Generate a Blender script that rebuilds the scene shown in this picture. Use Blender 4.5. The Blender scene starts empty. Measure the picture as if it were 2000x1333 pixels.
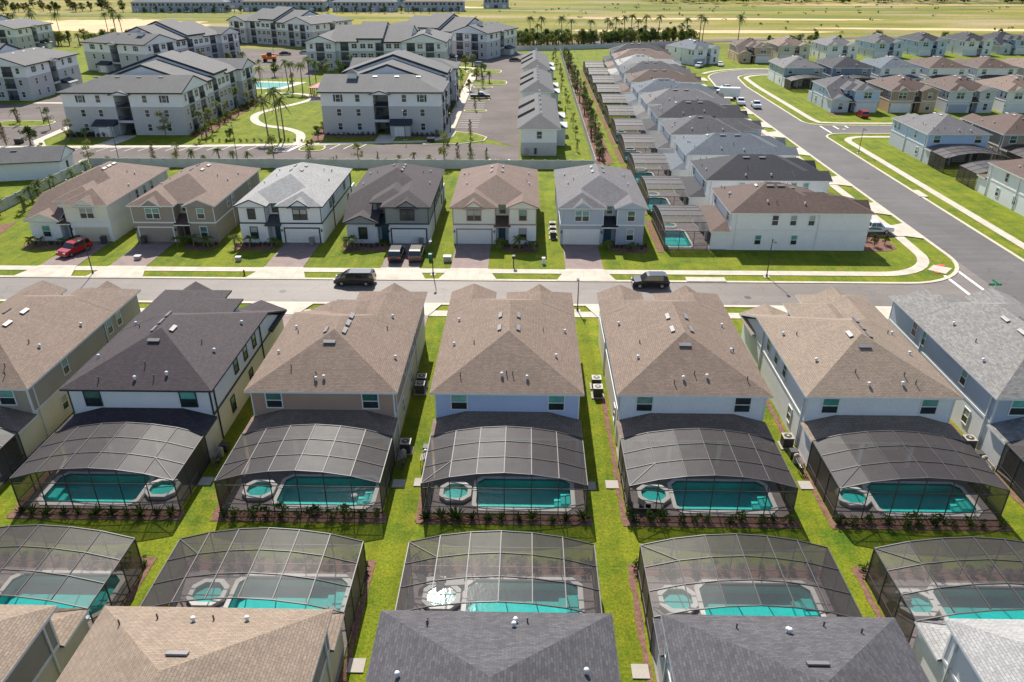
import bpy, math, random
from mathutils import Vector, Matrix
R = math.radians
S = bpy.context.scene
COL = S.collection

# ---------------------------------------------------------------- camera, sky, sun, exposure
cam_d = bpy.data.cameras.new('camera'); cam = bpy.data.objects.new('camera', cam_d); COL.objects.link(cam)
S.camera = cam
cam_d.sensor_width = 36.0; cam_d.lens = 1487.0 / 2000.0 * 36.0
cam_d.clip_start = 0.5; cam_d.clip_end = 6000
_th = R(27.2); _yaw = math.atan(32 / (1487.0 / math.cos(_th)))
_f = Vector((-math.sin(_yaw) * math.cos(_th), math.cos(_yaw) * math.cos(_th), -math.sin(_th)))
_r = Vector((math.cos(_yaw), math.sin(_yaw), 0)); _u = _r.cross(_f)
cam.matrix_world = Matrix(((_r.x, _u.x, -_f.x, 0), (_r.y, _u.y, -_f.y, 0), (_r.z, _u.z, -_f.z, 37.6), (0, 0, 0, 1)))

SUN_EL, SUN_AZ = R(44.5), R(-10.7)          # azimuth from +Y, towards -X
W = bpy.data.worlds.new('World'); S.world = W; W.use_nodes = True
_nt = W.node_tree; _sky = _nt.nodes.new('ShaderNodeTexSky'); _sky.sky_type = 'NISHITA'; _sky.sun_disc = False
_sky.sun_elevation = SUN_EL; _sky.sun_rotation = SUN_AZ; _sky.air_density = 1.0; _sky.dust_density = 1.0
_bg = _nt.nodes['Background']; _bg.inputs[1].default_value = 0.112
_nt.links.new(_sky.outputs[0], _bg.inputs[0])
sun_d = bpy.data.lights.new('sun', 'SUN'); sun_d.energy = 4.95; sun_d.angle = R(0.55); sun_d.color = (1.0, 0.955, 0.88)
sun = bpy.data.objects.new('sun', sun_d); COL.objects.link(sun)
_sd = Vector((math.sin(SUN_AZ) * math.cos(SUN_EL), math.cos(SUN_AZ) * math.cos(SUN_EL), math.sin(SUN_EL)))
sun.rotation_euler = _sd.to_track_quat('Z', 'Y').to_euler(); sun.location = (0, 200, 300)
S.view_settings.view_transform = 'Standard'; S.view_settings.look = 'None'
S.view_settings.exposure = 0.46; S.view_settings.gamma = 1.0; S.view_settings.use_curve_mapping = False
S.render.engine = 'CYCLES'
S.cycles.max_bounces = 6; S.cycles.diffuse_bounces = 2; S.cycles.glossy_bounces = 2
S.cycles.transparent_max_bounces = 16; S.cycles.use_denoising = True
S.cycles.caustics_reflective = False; S.cycles.caustics_refractive = False
S.cycles.sample_clamp_indirect = 4.0

# ---------------------------------------------------------------- materials
def _new(name):
    m = bpy.data.materials.new(name); m.use_nodes = True
    return m, m.node_tree, m.node_tree.nodes['Principled BSDF']
def _n(nt, t, **kw):
    n = nt.nodes.new(t)
    for k, v in kw.items(): setattr(n, k, v)
    return n
def _noise(nt, vec, scale, detail=3.0, rough=0.55):
    n = _n(nt, 'ShaderNodeTexNoise'); n.inputs['Scale'].default_value = scale
    n.inputs['Detail'].default_value = detail; n.inputs['Roughness'].default_value = rough
    nt.links.new(vec, n.inputs['Vector']); return n.outputs[0]
def _mr(nt, v, a, b, c, d):
    n = _n(nt, 'ShaderNodeMapRange'); nt.links.new(v, n.inputs[0])
    for i, x in enumerate((a, b, c, d)): n.inputs[i + 1].default_value = x
    return n.outputs[0]
def _math(nt, op, a, b=None):
    n = _n(nt, 'ShaderNodeMath', operation=op)
    for i, x in enumerate((a, b)):
        if x is None: continue
        if isinstance(x, (int, float)): n.inputs[i].default_value = x
        else: nt.links.new(x, n.inputs[i])
    return n.outputs[0]
def _mixc(nt, fac, a, b, mode='MIX'):
    n = _n(nt, 'ShaderNodeMix', data_type='RGBA', blend_type=mode)
    if isinstance(fac, (int, float)): n.inputs[0].default_value = fac
    else: nt.links.new(fac, n.inputs[0])
    for i, x in ((6, a), (7, b)):
        if isinstance(x, tuple): n.inputs[i].default_value = (*x, 1)
        else: nt.links.new(x, n.inputs[i])
    return n.outputs[2]
def _scale(nt, col, s):
    n = _n(nt, 'ShaderNodeVectorMath', operation='SCALE')
    if isinstance(col, tuple): n.inputs[0].default_value = col
    else: nt.links.new(col, n.inputs[0])
    nt.links.new(s, n.inputs[3]); return n.outputs[0]
def _bump(nt, bs, h, strength, dist=0.02):
    b = _n(nt, 'ShaderNodeBump'); b.inputs['Strength'].default_value = strength; b.inputs['Distance'].default_value = dist
    nt.links.new(h, b.inputs['Height']); nt.links.new(b.outputs[0], bs.inputs['Normal'])
def _pos(nt): return _n(nt, 'ShaderNodeNewGeometry').outputs['Position']

def plain(name, col, rough=0.75, spec=0.3, metal=0.0, var=0.10, scale=0.6, fine=0.08, fscale=9.0, bump=0.0):
    m, nt, bs = _new(name); P = _pos(nt)
    v = _mr(nt, _noise(nt, P, scale), 0.3, 0.7, 1 - var, 1 + var)
    w = _mr(nt, _noise(nt, P, fscale, 2), 0.3, 0.7, 1 - fine, 1 + fine)
    c = _scale(nt, col, _math(nt, 'MULTIPLY', v, w))
    nt.links.new(c, bs.inputs['Base Color'])
    bs.inputs['Roughness'].default_value = rough; bs.inputs['Specular IOR Level'].default_value = spec
    bs.inputs['Metallic'].default_value = metal
    if bump: _bump(nt, bs, _noise(nt, P, fscale * 3, 2), bump)
    return m
def shingle(name, c1, c2, rough=0.8, spec=0.28, mortar=0.5):
    c1 = tuple(x * 0.86 for x in c1); c2 = tuple(x * 0.86 for x in c2)
    m, nt, bs = _new(name); g = _n(nt, 'ShaderNodeNewGeometry')
    sp = _n(nt, 'ShaderNodeSeparateXYZ'); nt.links.new(g.outputs['Position'], sp.inputs[0])
    sn = _n(nt, 'ShaderNodeSeparateXYZ'); nt.links.new(g.outputs['True Normal'], sn.inputs[0])
    sel = _math(nt, 'GREATER_THAN', _math(nt, 'ABSOLUTE', sn.outputs[0]), _math(nt, 'ABSOLUTE', sn.outputs[1]))
    u = _math(nt, 'ADD', _math(nt, 'MULTIPLY', sp.outputs[0], _math(nt, 'SUBTRACT', 1.0, sel)), _math(nt, 'MULTIPLY', sp.outputs[1], sel))
    v = _math(nt, 'DIVIDE', sp.outputs[2], 0.385)
    cb = _n(nt, 'ShaderNodeCombineXYZ'); nt.links.new(u, cb.inputs[0]); nt.links.new(v, cb.inputs[1])
    br = _n(nt, 'ShaderNodeTexBrick'); nt.links.new(cb.outputs[0], br.inputs['Vector'])
    br.inputs['Scale'].default_value = 1.0; br.inputs['Brick Width'].default_value = 0.34; br.inputs['Row Height'].default_value = 0.16
    br.inputs['Mortar Size'].default_value = 0.014; br.inputs['Mortar Smooth'].default_value = 0.2
    br.inputs['Color1'].default_value = (*c1, 1); br.inputs['Color2'].default_value = (*c2, 1)
    br.inputs['Mortar'].default_value = tuple(x * mortar for x in c1) + (1,)
    w = _mr(nt, _noise(nt, cb.outputs[0], 5.0, 3, 0.7), 0.25, 0.75, 0.80, 1.20)
    w2 = _mr(nt, _noise(nt, cb.outputs[0], 0.35, 3), 0.3, 0.7, 0.93, 1.07)
    # wind-blown streaking down the slope
    cs = _n(nt, 'ShaderNodeCombineXYZ'); nt.links.new(_math(nt, 'MULTIPLY', u, 1.6), cs.inputs[0]); nt.links.new(_math(nt, 'MULTIPLY', v, 0.12), cs.inputs[1])
    w3 = _mr(nt, _noise(nt, cs.outputs[0], 1.0, 2), 0.3, 0.7, 0.95, 1.05)
    c = _scale(nt, br.outputs[0], _math(nt, 'MULTIPLY', _math(nt, 'MULTIPLY', w, w2), w3))
    nt.links.new(c, bs.inputs['Base Color'])
    bs.inputs['Roughness'].default_value = rough; bs.inputs['Specular IOR Level'].default_value = spec
    _bump(nt, bs, br.outputs[1], -0.35, 0.02)
    return m
def siding(name, col, rough=0.7):
    m, nt, bs = _new(name); P = _pos(nt)
    sp = _n(nt, 'ShaderNodeSeparateXYZ'); nt.links.new(P, sp.inputs[0])
    fr = _math(nt, 'FRACT', _math(nt, 'DIVIDE', sp.outputs[2], 0.19))
    ln = _mr(nt, fr, 0.0, 0.14, 0.86, 1.0)
    v = _mr(nt, _noise(nt, P, 0.5), 0.3, 0.7, 0.95, 1.05)
    nt.links.new(_scale(nt, col, _math(nt, 'MULTIPLY', ln, v)), bs.inputs['Base Color'])
    bs.inputs['Roughness'].default_value = rough; bs.inputs['Specular IOR Level'].default_value = 0.3
    _bump(nt, bs, fr, 0.3, 0.02)
    return m
def grass(name, ca, cb_, cc, big=0.09):
    m, nt, bs = _new(name); P = _pos(nt)
    f1 = _mr(nt, _noise(nt, P, big * 2.0, 5, 0.65), 0.40, 0.60, 0, 1)
    f2 = _mr(nt, _noise(nt, P, 0.55, 5, 0.7), 0.36, 0.64, 0, 1)
    f3 = _mr(nt, _noise(nt, P, 5.0, 5, 0.8), 0.28, 0.72, 0.42, 1.58)
    f4 = _mr(nt, _noise(nt, P, 0.22, 5, 0.65), 0.60, 0.72, 0, 0.75)      # dry, thin turf
    f5 = _mr(nt, _noise(nt, P, 1.6, 4, 0.7), 0.60, 0.75, 0, 0.6)         # darker tufts
    mp = _n(nt, 'ShaderNodeMapping'); mp.inputs['Scale'].default_value = (1.0, 0.04, 1.0); nt.links.new(P, mp.inputs[0])
    mow = _mr(nt, _noise(nt, mp.outputs[0], 1.1, 2), 0.35, 0.65, 0.9, 1.1)  # mowing passes
    c = _mixc(nt, f1, ca, cb_); c = _mixc(nt, _math(nt, 'MULTIPLY', f2, 0.6), c, cc)
    c = _mixc(nt, f4, c, (cc[0] * 1.25, cc[1] * 1.05, cc[2] * 3.0)); c = _mixc(nt, f5, c, (cb_[0] * 0.55, cb_[1] * 0.72, cb_[2]))
    nt.links.new(_scale(nt, c, _math(nt, 'MULTIPLY', f3, mow)), bs.inputs['Base Color'])
    bs.inputs['Roughness'].default_value = 0.9; bs.inputs['Specular IOR Level'].default_value = 0.15
    _bump(nt, bs, _noise(nt, P, 12, 3, 0.8), 0.9, 0.06)
    return m
def brickmat(name, c1, c2, cm, bw, rh, rough=0.8, ang=0.0):
    m, nt, bs = _new(name); P = _pos(nt)
    mp = _n(nt, 'ShaderNodeMapping'); mp.inputs['Rotation'].default_value = (0, 0, ang); nt.links.new(P, mp.inputs[0])
    br = _n(nt, 'ShaderNodeTexBrick'); nt.links.new(mp.outputs[0], br.inputs['Vector'])
    br.inputs['Scale'].default_value = 1.0; br.inputs['Brick Width'].default_value = bw; br.inputs['Row Height'].default_value = rh
    br.inputs['Mortar Size'].default_value = 0.012
    for k, c in (('Color1', c1), ('Color2', c2), ('Mortar', cm)): br.inputs[k].default_value = (*c, 1)
    w = _mr(nt, _noise(nt, P, 0.8, 4), 0.3, 0.7, 0.88, 1.12)
    nt.links.new(_scale(nt, br.outputs[0], w), bs.inputs['Base Color'])
    bs.inputs['Roughness'].default_value = rough; bs.inputs['Specular IOR Level'].default_value = 0.3
    return m

def screenmat():
    m, nt, bs = _new('screen_mesh')
    bs.inputs['Base Color'].default_value = (0.058, 0.047, 0.044, 1); bs.inputs['Roughness'].default_value = 0.5
    bs.inputs['Specular IOR Level'].default_value = 0.3
    tr = _n(nt, 'ShaderNodeBsdfTransparent'); mx = _n(nt, 'ShaderNodeMixShader')
    # woven mesh: the slanter the view through it, the more thread is crossed
    g = _n(nt, 'ShaderNodeNewGeometry'); dt = _n(nt, 'ShaderNodeVectorMath', operation='DOT_PRODUCT')
    nt.links.new(g.outputs['Incoming'], dt.inputs[0]); nt.links.new(g.outputs['True Normal'], dt.inputs[1])
    ca = _math(nt, 'MAXIMUM', _math(nt, 'ABSOLUTE', dt.outputs['Value']), 0.2)
    v = _math(nt, 'MINIMUM', _math(nt, 'DIVIDE', _mr(nt, _noise(nt, g.outputs['Position'], 1.2, 2), 0.3, 0.7, 0.315, 0.355), ca), 0.93)
    nt.links.new(v, mx.inputs[0]); nt.links.new(tr.outputs[0], mx.inputs[1]); nt.links.new(bs.outputs[0], mx.inputs[2])
    nt.links.new(mx.outputs[0], nt.nodes['Material Output'].inputs[0]); return m
def watermat():
    m, nt, bs = _new('pool_water')
    tr = _n(nt, 'ShaderNodeBsdfTransparent'); tr.inputs[0].default_value = (0.62, 0.95, 0.90, 1)
    gl = _n(nt, 'ShaderNodeBsdfGlossy'); gl.inputs['Roughness'].default_value = 0.11
    fr = _n(nt, 'ShaderNodeFresnel'); fr.inputs[0].default_value = 1.33
    b = _n(nt, 'ShaderNodeBump'); b.inputs['Strength'].default_value = 0.14; b.inputs['Distance'].default_value = 0.05
    nt.links.new(_noise(nt, _pos(nt), 3.5, 2), b.inputs['Height'])
    nt.links.new(b.outputs[0], gl.inputs['Normal']); nt.links.new(b.outputs[0], fr.inputs['Normal'])
    mx = _n(nt, 'ShaderNodeMixShader'); nt.links.new(fr.outputs[0], mx.inputs[0])
    nt.links.new(tr.outputs[0], mx.inputs[1]); nt.links.new(gl.outputs[0], mx.inputs[2])
    nt.links.new(mx.outputs[0], nt.nodes['Material Output'].inputs[0]); return m
def leafmat(name, c1, c2):
    m, nt, bs = _new(name); P = _pos(nt)
    f = _mr(nt, _noise(nt, P, 1.8, 3, 0.7), 0.3, 0.7, 0, 1)
    nt.links.new(_mixc(nt, f, c1, c2), bs.inputs['Base Color'])
    bs.inputs['Roughness'].default_value = 0.7; bs.inputs['Specular IOR Level'].default_value = 0.25
    tl = _n(nt, 'ShaderNodeBsdfTranslucent'); nt.links.new(_mixc(nt, f, c1, c2), tl.inputs[0])
    mx = _n(nt, 'ShaderNodeMixShader'); mx.inputs[0].default_value = 0.35
    nt.links.new(bs.outputs[0], mx.inputs[1]); nt.links.new(tl.outputs[0], mx.inputs[2])
    nt.links.new(mx.outputs[0], nt.nodes['Material Output'].inputs[0]); return m
def fieldmat():
    m, nt, bs = _new('field_ground'); P = _pos(nt)
    mp = _n(nt, 'ShaderNodeMapping'); mp.inputs['Scale'].default_value = (0.3, 1.0, 1.0); nt.links.new(P, mp.inputs[0])
    f1 = _mr(nt, _noise(nt, mp.outputs[0], 0.022, 6, 0.65), 0.40, 0.60, 0, 1)
    f2 = _mr(nt, _noise(nt, mp.outputs[0], 0.030, 7, 0.68), 0.49, 0.66, 0, 1)
    f4 = _mr(nt, _noise(nt, mp.outputs[0], 0.12, 6, 0.7), 0.52, 0.72, 0, 0.7)
    f3 = _mr(nt, _noise(nt, P, 0.5, 4, 0.75), 0.3, 0.7, 0.75, 1.25)
    c = _mixc(nt, f1, (0.28, 0.24, 0.045), (0.15, 0.165, 0.03)); c = _mixc(nt, f2, c, (0.40, 0.30, 0.185)); c = _mixc(nt, f4, c, (0.11, 0.12, 0.045))
    nt.links.new(_scale(nt, c, f3), bs.inputs['Base Color']); bs.inputs['Roughness'].default_value = 0.95
    bs.inputs['Specular IOR Level'].default_value = 0.1
    return m

M_ = {}
M_['field'] = fieldmat()
M_['lawn'] = grass('lawn_grass', (0.155, 0.195, 0.010), (0.072, 0.135, 0.008), (0.245, 0.235, 0.014))
M_['sand'] = plain('bare_sand', (0.66, 0.47, 0.27), 0.95, 0.1, var=0.12, scale=0.05, fine=0.1, fscale=0.5)
def asphaltmat(name, col, crack=0.5, spec=0.4, rough=0.62):
    m, nt, bs = _new(name); P = _pos(nt)
    a = _mr(nt, _noise(nt, P, 0.10, 5, 0.6), 0.3, 0.7, 0.84, 1.16); b = _mr(nt, _noise(nt, P, 7.0, 3, 0.8), 0.3, 0.7, 0.84, 1.16)
    mp = _n(nt, 'ShaderNodeMapping'); mp.inputs['Scale'].default_value = (0.05, 1.0, 1.0); nt.links.new(P, mp.inputs[0])
    lane = _mr(nt, _noise(nt, mp.outputs[0], 0.9, 3), 0.35, 0.65, 0.93, 1.07)
    vo = _n(nt, 'ShaderNodeTexVoronoi', feature='DISTANCE_TO_EDGE'); vo.inputs['Scale'].default_value = 0.16
    wv = _n(nt, 'ShaderNodeVectorMath', operation='ADD'); nz = _n(nt, 'ShaderNodeTexNoise'); nz.inputs['Scale'].default_value = 0.8; nz.inputs['Detail'].default_value = 4
    nt.links.new(P, nz.inputs['Vector']); nt.links.new(P, wv.inputs[0]); nt.links.new(nz.outputs[1], wv.inputs[1]); nt.links.new(wv.outputs[0], vo.inputs['Vector'])
    ck = _mr(nt, vo.outputs[0], 0.0, 0.012, 1 - 0.45 * crack, 1.0)
    st = _mr(nt, _noise(nt, P, 0.45, 3, 0.5), 0.66, 0.76, 1.0, 0.72)
    k = _math(nt, 'MULTIPLY', _math(nt, 'MULTIPLY', a, b), _math(nt, 'MULTIPLY', lane, _math(nt, 'MULTIPLY', ck, st)))
    nt.links.new(_scale(nt, col, k), bs.inputs['Base Color']); bs.inputs['Roughness'].default_value = rough; bs.inputs['Specular IOR Level'].default_value = spec
    _bump(nt, bs, _noise(nt, P, 18, 2), 0.3); return m
M_['asphalt'] = asphaltmat('asphalt', (0.178, 0.148, 0.125), 0.5)  # main street: sun sheen put into the colour, warmer and lighter than side asphalt
M_['asphalt3'] = asphaltmat('side_asphalt', (0.135, 0.122, 0.114), 0.4, 0.25, 0.75)
M_['asphalt2'] = asphaltmat('lot_asphalt', (0.165, 0.138, 0.124), 0.3, 0.12, 0.9)
M_['concrete'] = brickmat('concrete', (0.57, 0.50, 0.40), (0.51, 0.45, 0.36), (0.33, 0.29, 0.23), 1.5, 1.5, 0.8)
for _q in M_['concrete'].node_tree.nodes:
    if _q.bl_idname == 'ShaderNodeTexBrick': _q.offset = 0.0
M_['padgrey'] = plain('pad_concrete', (0.42, 0.38, 0.33), 0.85, 0.2)
M_['tile'] = plain('waterline_tile', (0.03, 0.14, 0.20), 0.3, 0.5, var=0.2, fscale=14, fine=0.3)
M_['kerb'] = plain('kerb_concrete', (0.58, 0.50, 0.38), 0.8, 0.3, var=0.12, scale=0.6, fine=0.07, fscale=4.0)
M_['paint'] = plain('white_road_paint', (0.78, 0.76, 0.72), 0.6, 0.4, var=0.08, fine=0.1)
M_['paver'] = brickmat('driveway_pavers', (0.34, 0.24, 0.205), (0.26, 0.19, 0.17), (0.15, 0.115, 0.105), 0.22, 0.11)
M_['deck'] = brickmat('pool_deck_pavers', (0.34, 0.28, 0.26), (0.27, 0.225, 0.21), (0.2, 0.17, 0.16), 0.3, 0.15)
M_['coping'] = plain('pool_coping', (0.80, 0.765, 0.69), 0.6, 0.3, var=0.06)
M_['basin'] = plain('pool_plaster', (0.12, 0.80, 0.80), 0.6, 0.3, var=0.06)
M_['water'] = watermat()
M_['screen'] = screenmat()
M_['bronze'] = plain('bronze_aluminium', (0.07, 0.063, 0.061), 0.5, 0.45, var=0.05)
M_['mulch'] = plain('bark_mulch', (0.21, 0.115, 0.085), 0.95, 0.1, var=0.3, scale=3, fine=0.5, fscale=16, bump=0.6)
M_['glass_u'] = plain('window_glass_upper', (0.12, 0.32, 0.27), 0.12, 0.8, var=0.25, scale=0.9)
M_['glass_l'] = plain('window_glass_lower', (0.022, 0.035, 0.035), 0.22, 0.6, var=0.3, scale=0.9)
M_['glass_b'] = plain('window_with_blind', (0.36, 0.38, 0.36), 0.2, 0.6, var=0.15)
M_['glass_g'] = plain('window_glass_green', (0.07, 0.17, 0.13), 0.1, 0.8, var=0.25, scale=0.9)
M_['glass_d'] = plain('dark_window_glass', (0.025, 0.03, 0.036), 0.15, 0.7, var=0.3, scale=0.5)
M_['navy'] = plain('navy_trim', (0.035, 0.045, 0.065), 0.6, 0.35)
M_['black'] = plain('black_metal', (0.02, 0.02, 0.022), 0.45, 0.5)
M_['white'] = plain('white_trim', (0.76, 0.75, 0.72), 0.55, 0.35, var=0.04, fine=0.03)
M_['vinyl'] = plain('white_vinyl_fence', (0.52, 0.515, 0.51), 0.6, 0.3, var=0.08)
M_['tanbox'] = plain('beige_metal', (0.40, 0.36, 0.30), 0.5, 0.5)
M_['acside'] = plain('unit_grille', (0.06, 0.058, 0.055), 0.6, 0.4, var=0.2, fine=0.3, fscale=25)
M_['bark'] = plain('tree_bark', (0.16, 0.12, 0.09), 0.9, 0.1, var=0.25, scale=4, fine=0.2)
M_['palmbark'] = plain('palm_bark', (0.20, 0.16, 0.12), 0.9, 0.1, var=0.25, scale=4, fine=0.2)
M_['leaf'] = leafmat('leaf_green', (0.05, 0.10, 0.016), (0.12, 0.17, 0.025))
M_['leafy'] = leafmat('leaf_yellow_green', (0.16, 0.19, 0.03), (0.24, 0.23, 0.045))
M_['leafd'] = leafmat('leaf_dark', (0.03, 0.065, 0.014), (0.07, 0.11, 0.02))
M_['leafr'] = leafmat('leaf_rust', (0.15, 0.10, 0.04), (0.10, 0.11, 0.03))
M_['frond'] = leafmat('palm_frond', (0.08, 0.125, 0.022), (0.17, 0.20, 0.04))
M_['tyre'] = plain('tyre_rubber', (0.02, 0.02, 0.02), 0.8, 0.2)
M_['rim'] = plain('alloy_rim', (0.45, 0.45, 0.46), 0.3, 0.6, metal=0.8)
M_['cglass'] = plain('car_glass', (0.015, 0.018, 0.02), 0.05, 0.9)
M_['redlens'] = plain('tail_lens', (0.5, 0.02, 0.015), 0.2, 0.6)
M_['lens'] = plain('head_lens', (0.7, 0.72, 0.75), 0.1, 0.8)
M_['teal_door'] = plain('teal_door', (0.02, 0.10, 0.14), 0.5, 0.4)
M_['dark_door'] = plain('dark_door', (0.03, 0.03, 0.035), 0.5, 0.4)
M_['rust'] = plain('rust_roof', (0.32, 0.07, 0.035), 0.6, 0.3)
M_['orange'] = plain('orange_paint', (0.75, 0.20, 0.02), 0.5, 0.4)
M_['green'] = plain('green_plastic', (0.03, 0.22, 0.12), 0.5, 0.4)
M_['signgreen'] = plain('sign_green', (0.01, 0.25, 0.12), 0.4, 0.5)
M_['signred'] = plain('sign_red', (0.55, 0.02, 0.02), 0.4, 0.5)
M_['court'] = plain('court_surface', (0.08, 0.30, 0.27), 0.8, 0.2)
M_['tactile'] = plain('tactile_paving', (0.6, 0.10, 0.09), 0.8, 0.2)
# roofs
RF = {
 'tan': shingle('shingle_tan', (0.30, 0.213, 0.158), (0.23, 0.165, 0.124)),
 'brown': shingle('shingle_brown', (0.275, 0.185, 0.142), (0.21, 0.145, 0.112)),
 'umber': shingle('shingle_umber', (0.165, 0.105, 0.08), (0.12, 0.08, 0.064)),
 'dark': shingle('shingle_charcoal', (0.09, 0.068, 0.07), (0.062, 0.048, 0.052)),
 'black': shingle('shingle_black', (0.05, 0.05, 0.06), (0.034, 0.034, 0.043)),
 'grey': shingle('shingle_grey', (0.33, 0.31, 0.285), (0.20, 0.19, 0.18)),
 'pale': shingle('shingle_pale_grey', (0.46, 0.445, 0.42), (0.35, 0.34, 0.325)),
 'mid': shingle('shingle_mid_grey', (0.22, 0.205, 0.205), (0.16, 0.15, 0.152)),
 'slate': shingle('shingle_slate', (0.13, 0.122, 0.128), (0.08, 0.077, 0.085)),
 'bluegrey': shingle('shingle_blue_grey', (0.16, 0.185, 0.215), (0.12, 0.14, 0.165)),
 'sandy': shingle('shingle_sand', (0.36, 0.272, 0.198), (0.285, 0.215, 0.16)),
 'apt': shingle('shingle_apartment', (0.158, 0.152, 0.148), (0.125, 0.121, 0.118), mortar=0.8),
}
WL = {}
def wall(key, col, sid=False):
    WL[key] = siding('siding_' + key, col) if sid else plain('stucco_' + key, col, 0.85, 0.2, var=0.035, fine=0.04, fscale=5, bump=0.15)
for k, c in dict(white=(0.79, 0.785, 0.775), cream=(0.78, 0.70, 0.53), khaki=(0.36, 0.31, 0.24), greige=(0.33, 0.28, 0.235), tan=(0.40, 0.28, 0.20),
                 beige=(0.62, 0.55, 0.42), blue=(0.42, 0.48, 0.60), bluegrey=(0.40, 0.43, 0.50), grey=(0.25, 0.255, 0.25), lightgrey=(0.55, 0.57, 0.61),
                 sky=(0.50, 0.60, 0.72), seafoam=(0.34, 0.42, 0.40), peach=(0.60, 0.42, 0.26), salmon=(0.52, 0.36, 0.28), slate=(0.20, 0.26, 0.33), aptgrey=(0.50, 0.49, 0.48)).items():
    wall(k, c)
for k, c in dict(s_white=(0.79, 0.79, 0.79), s_tan=(0.44, 0.30, 0.22), s_blue=(0.50, 0.58, 0.76), s_khaki=(0.42, 0.36, 0.275), s_grey=(0.24, 0.25, 0.245),
                 s_bluegrey=(0.46, 0.50, 0.58), s_greige=(0.33, 0.28, 0.235), s_cream=(0.80, 0.755, 0.65), s_sky=(0.46, 0.58, 0.74), s_seafoam=(0.32, 0.42, 0.40)).items():
    wall(k, c, True)

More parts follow.
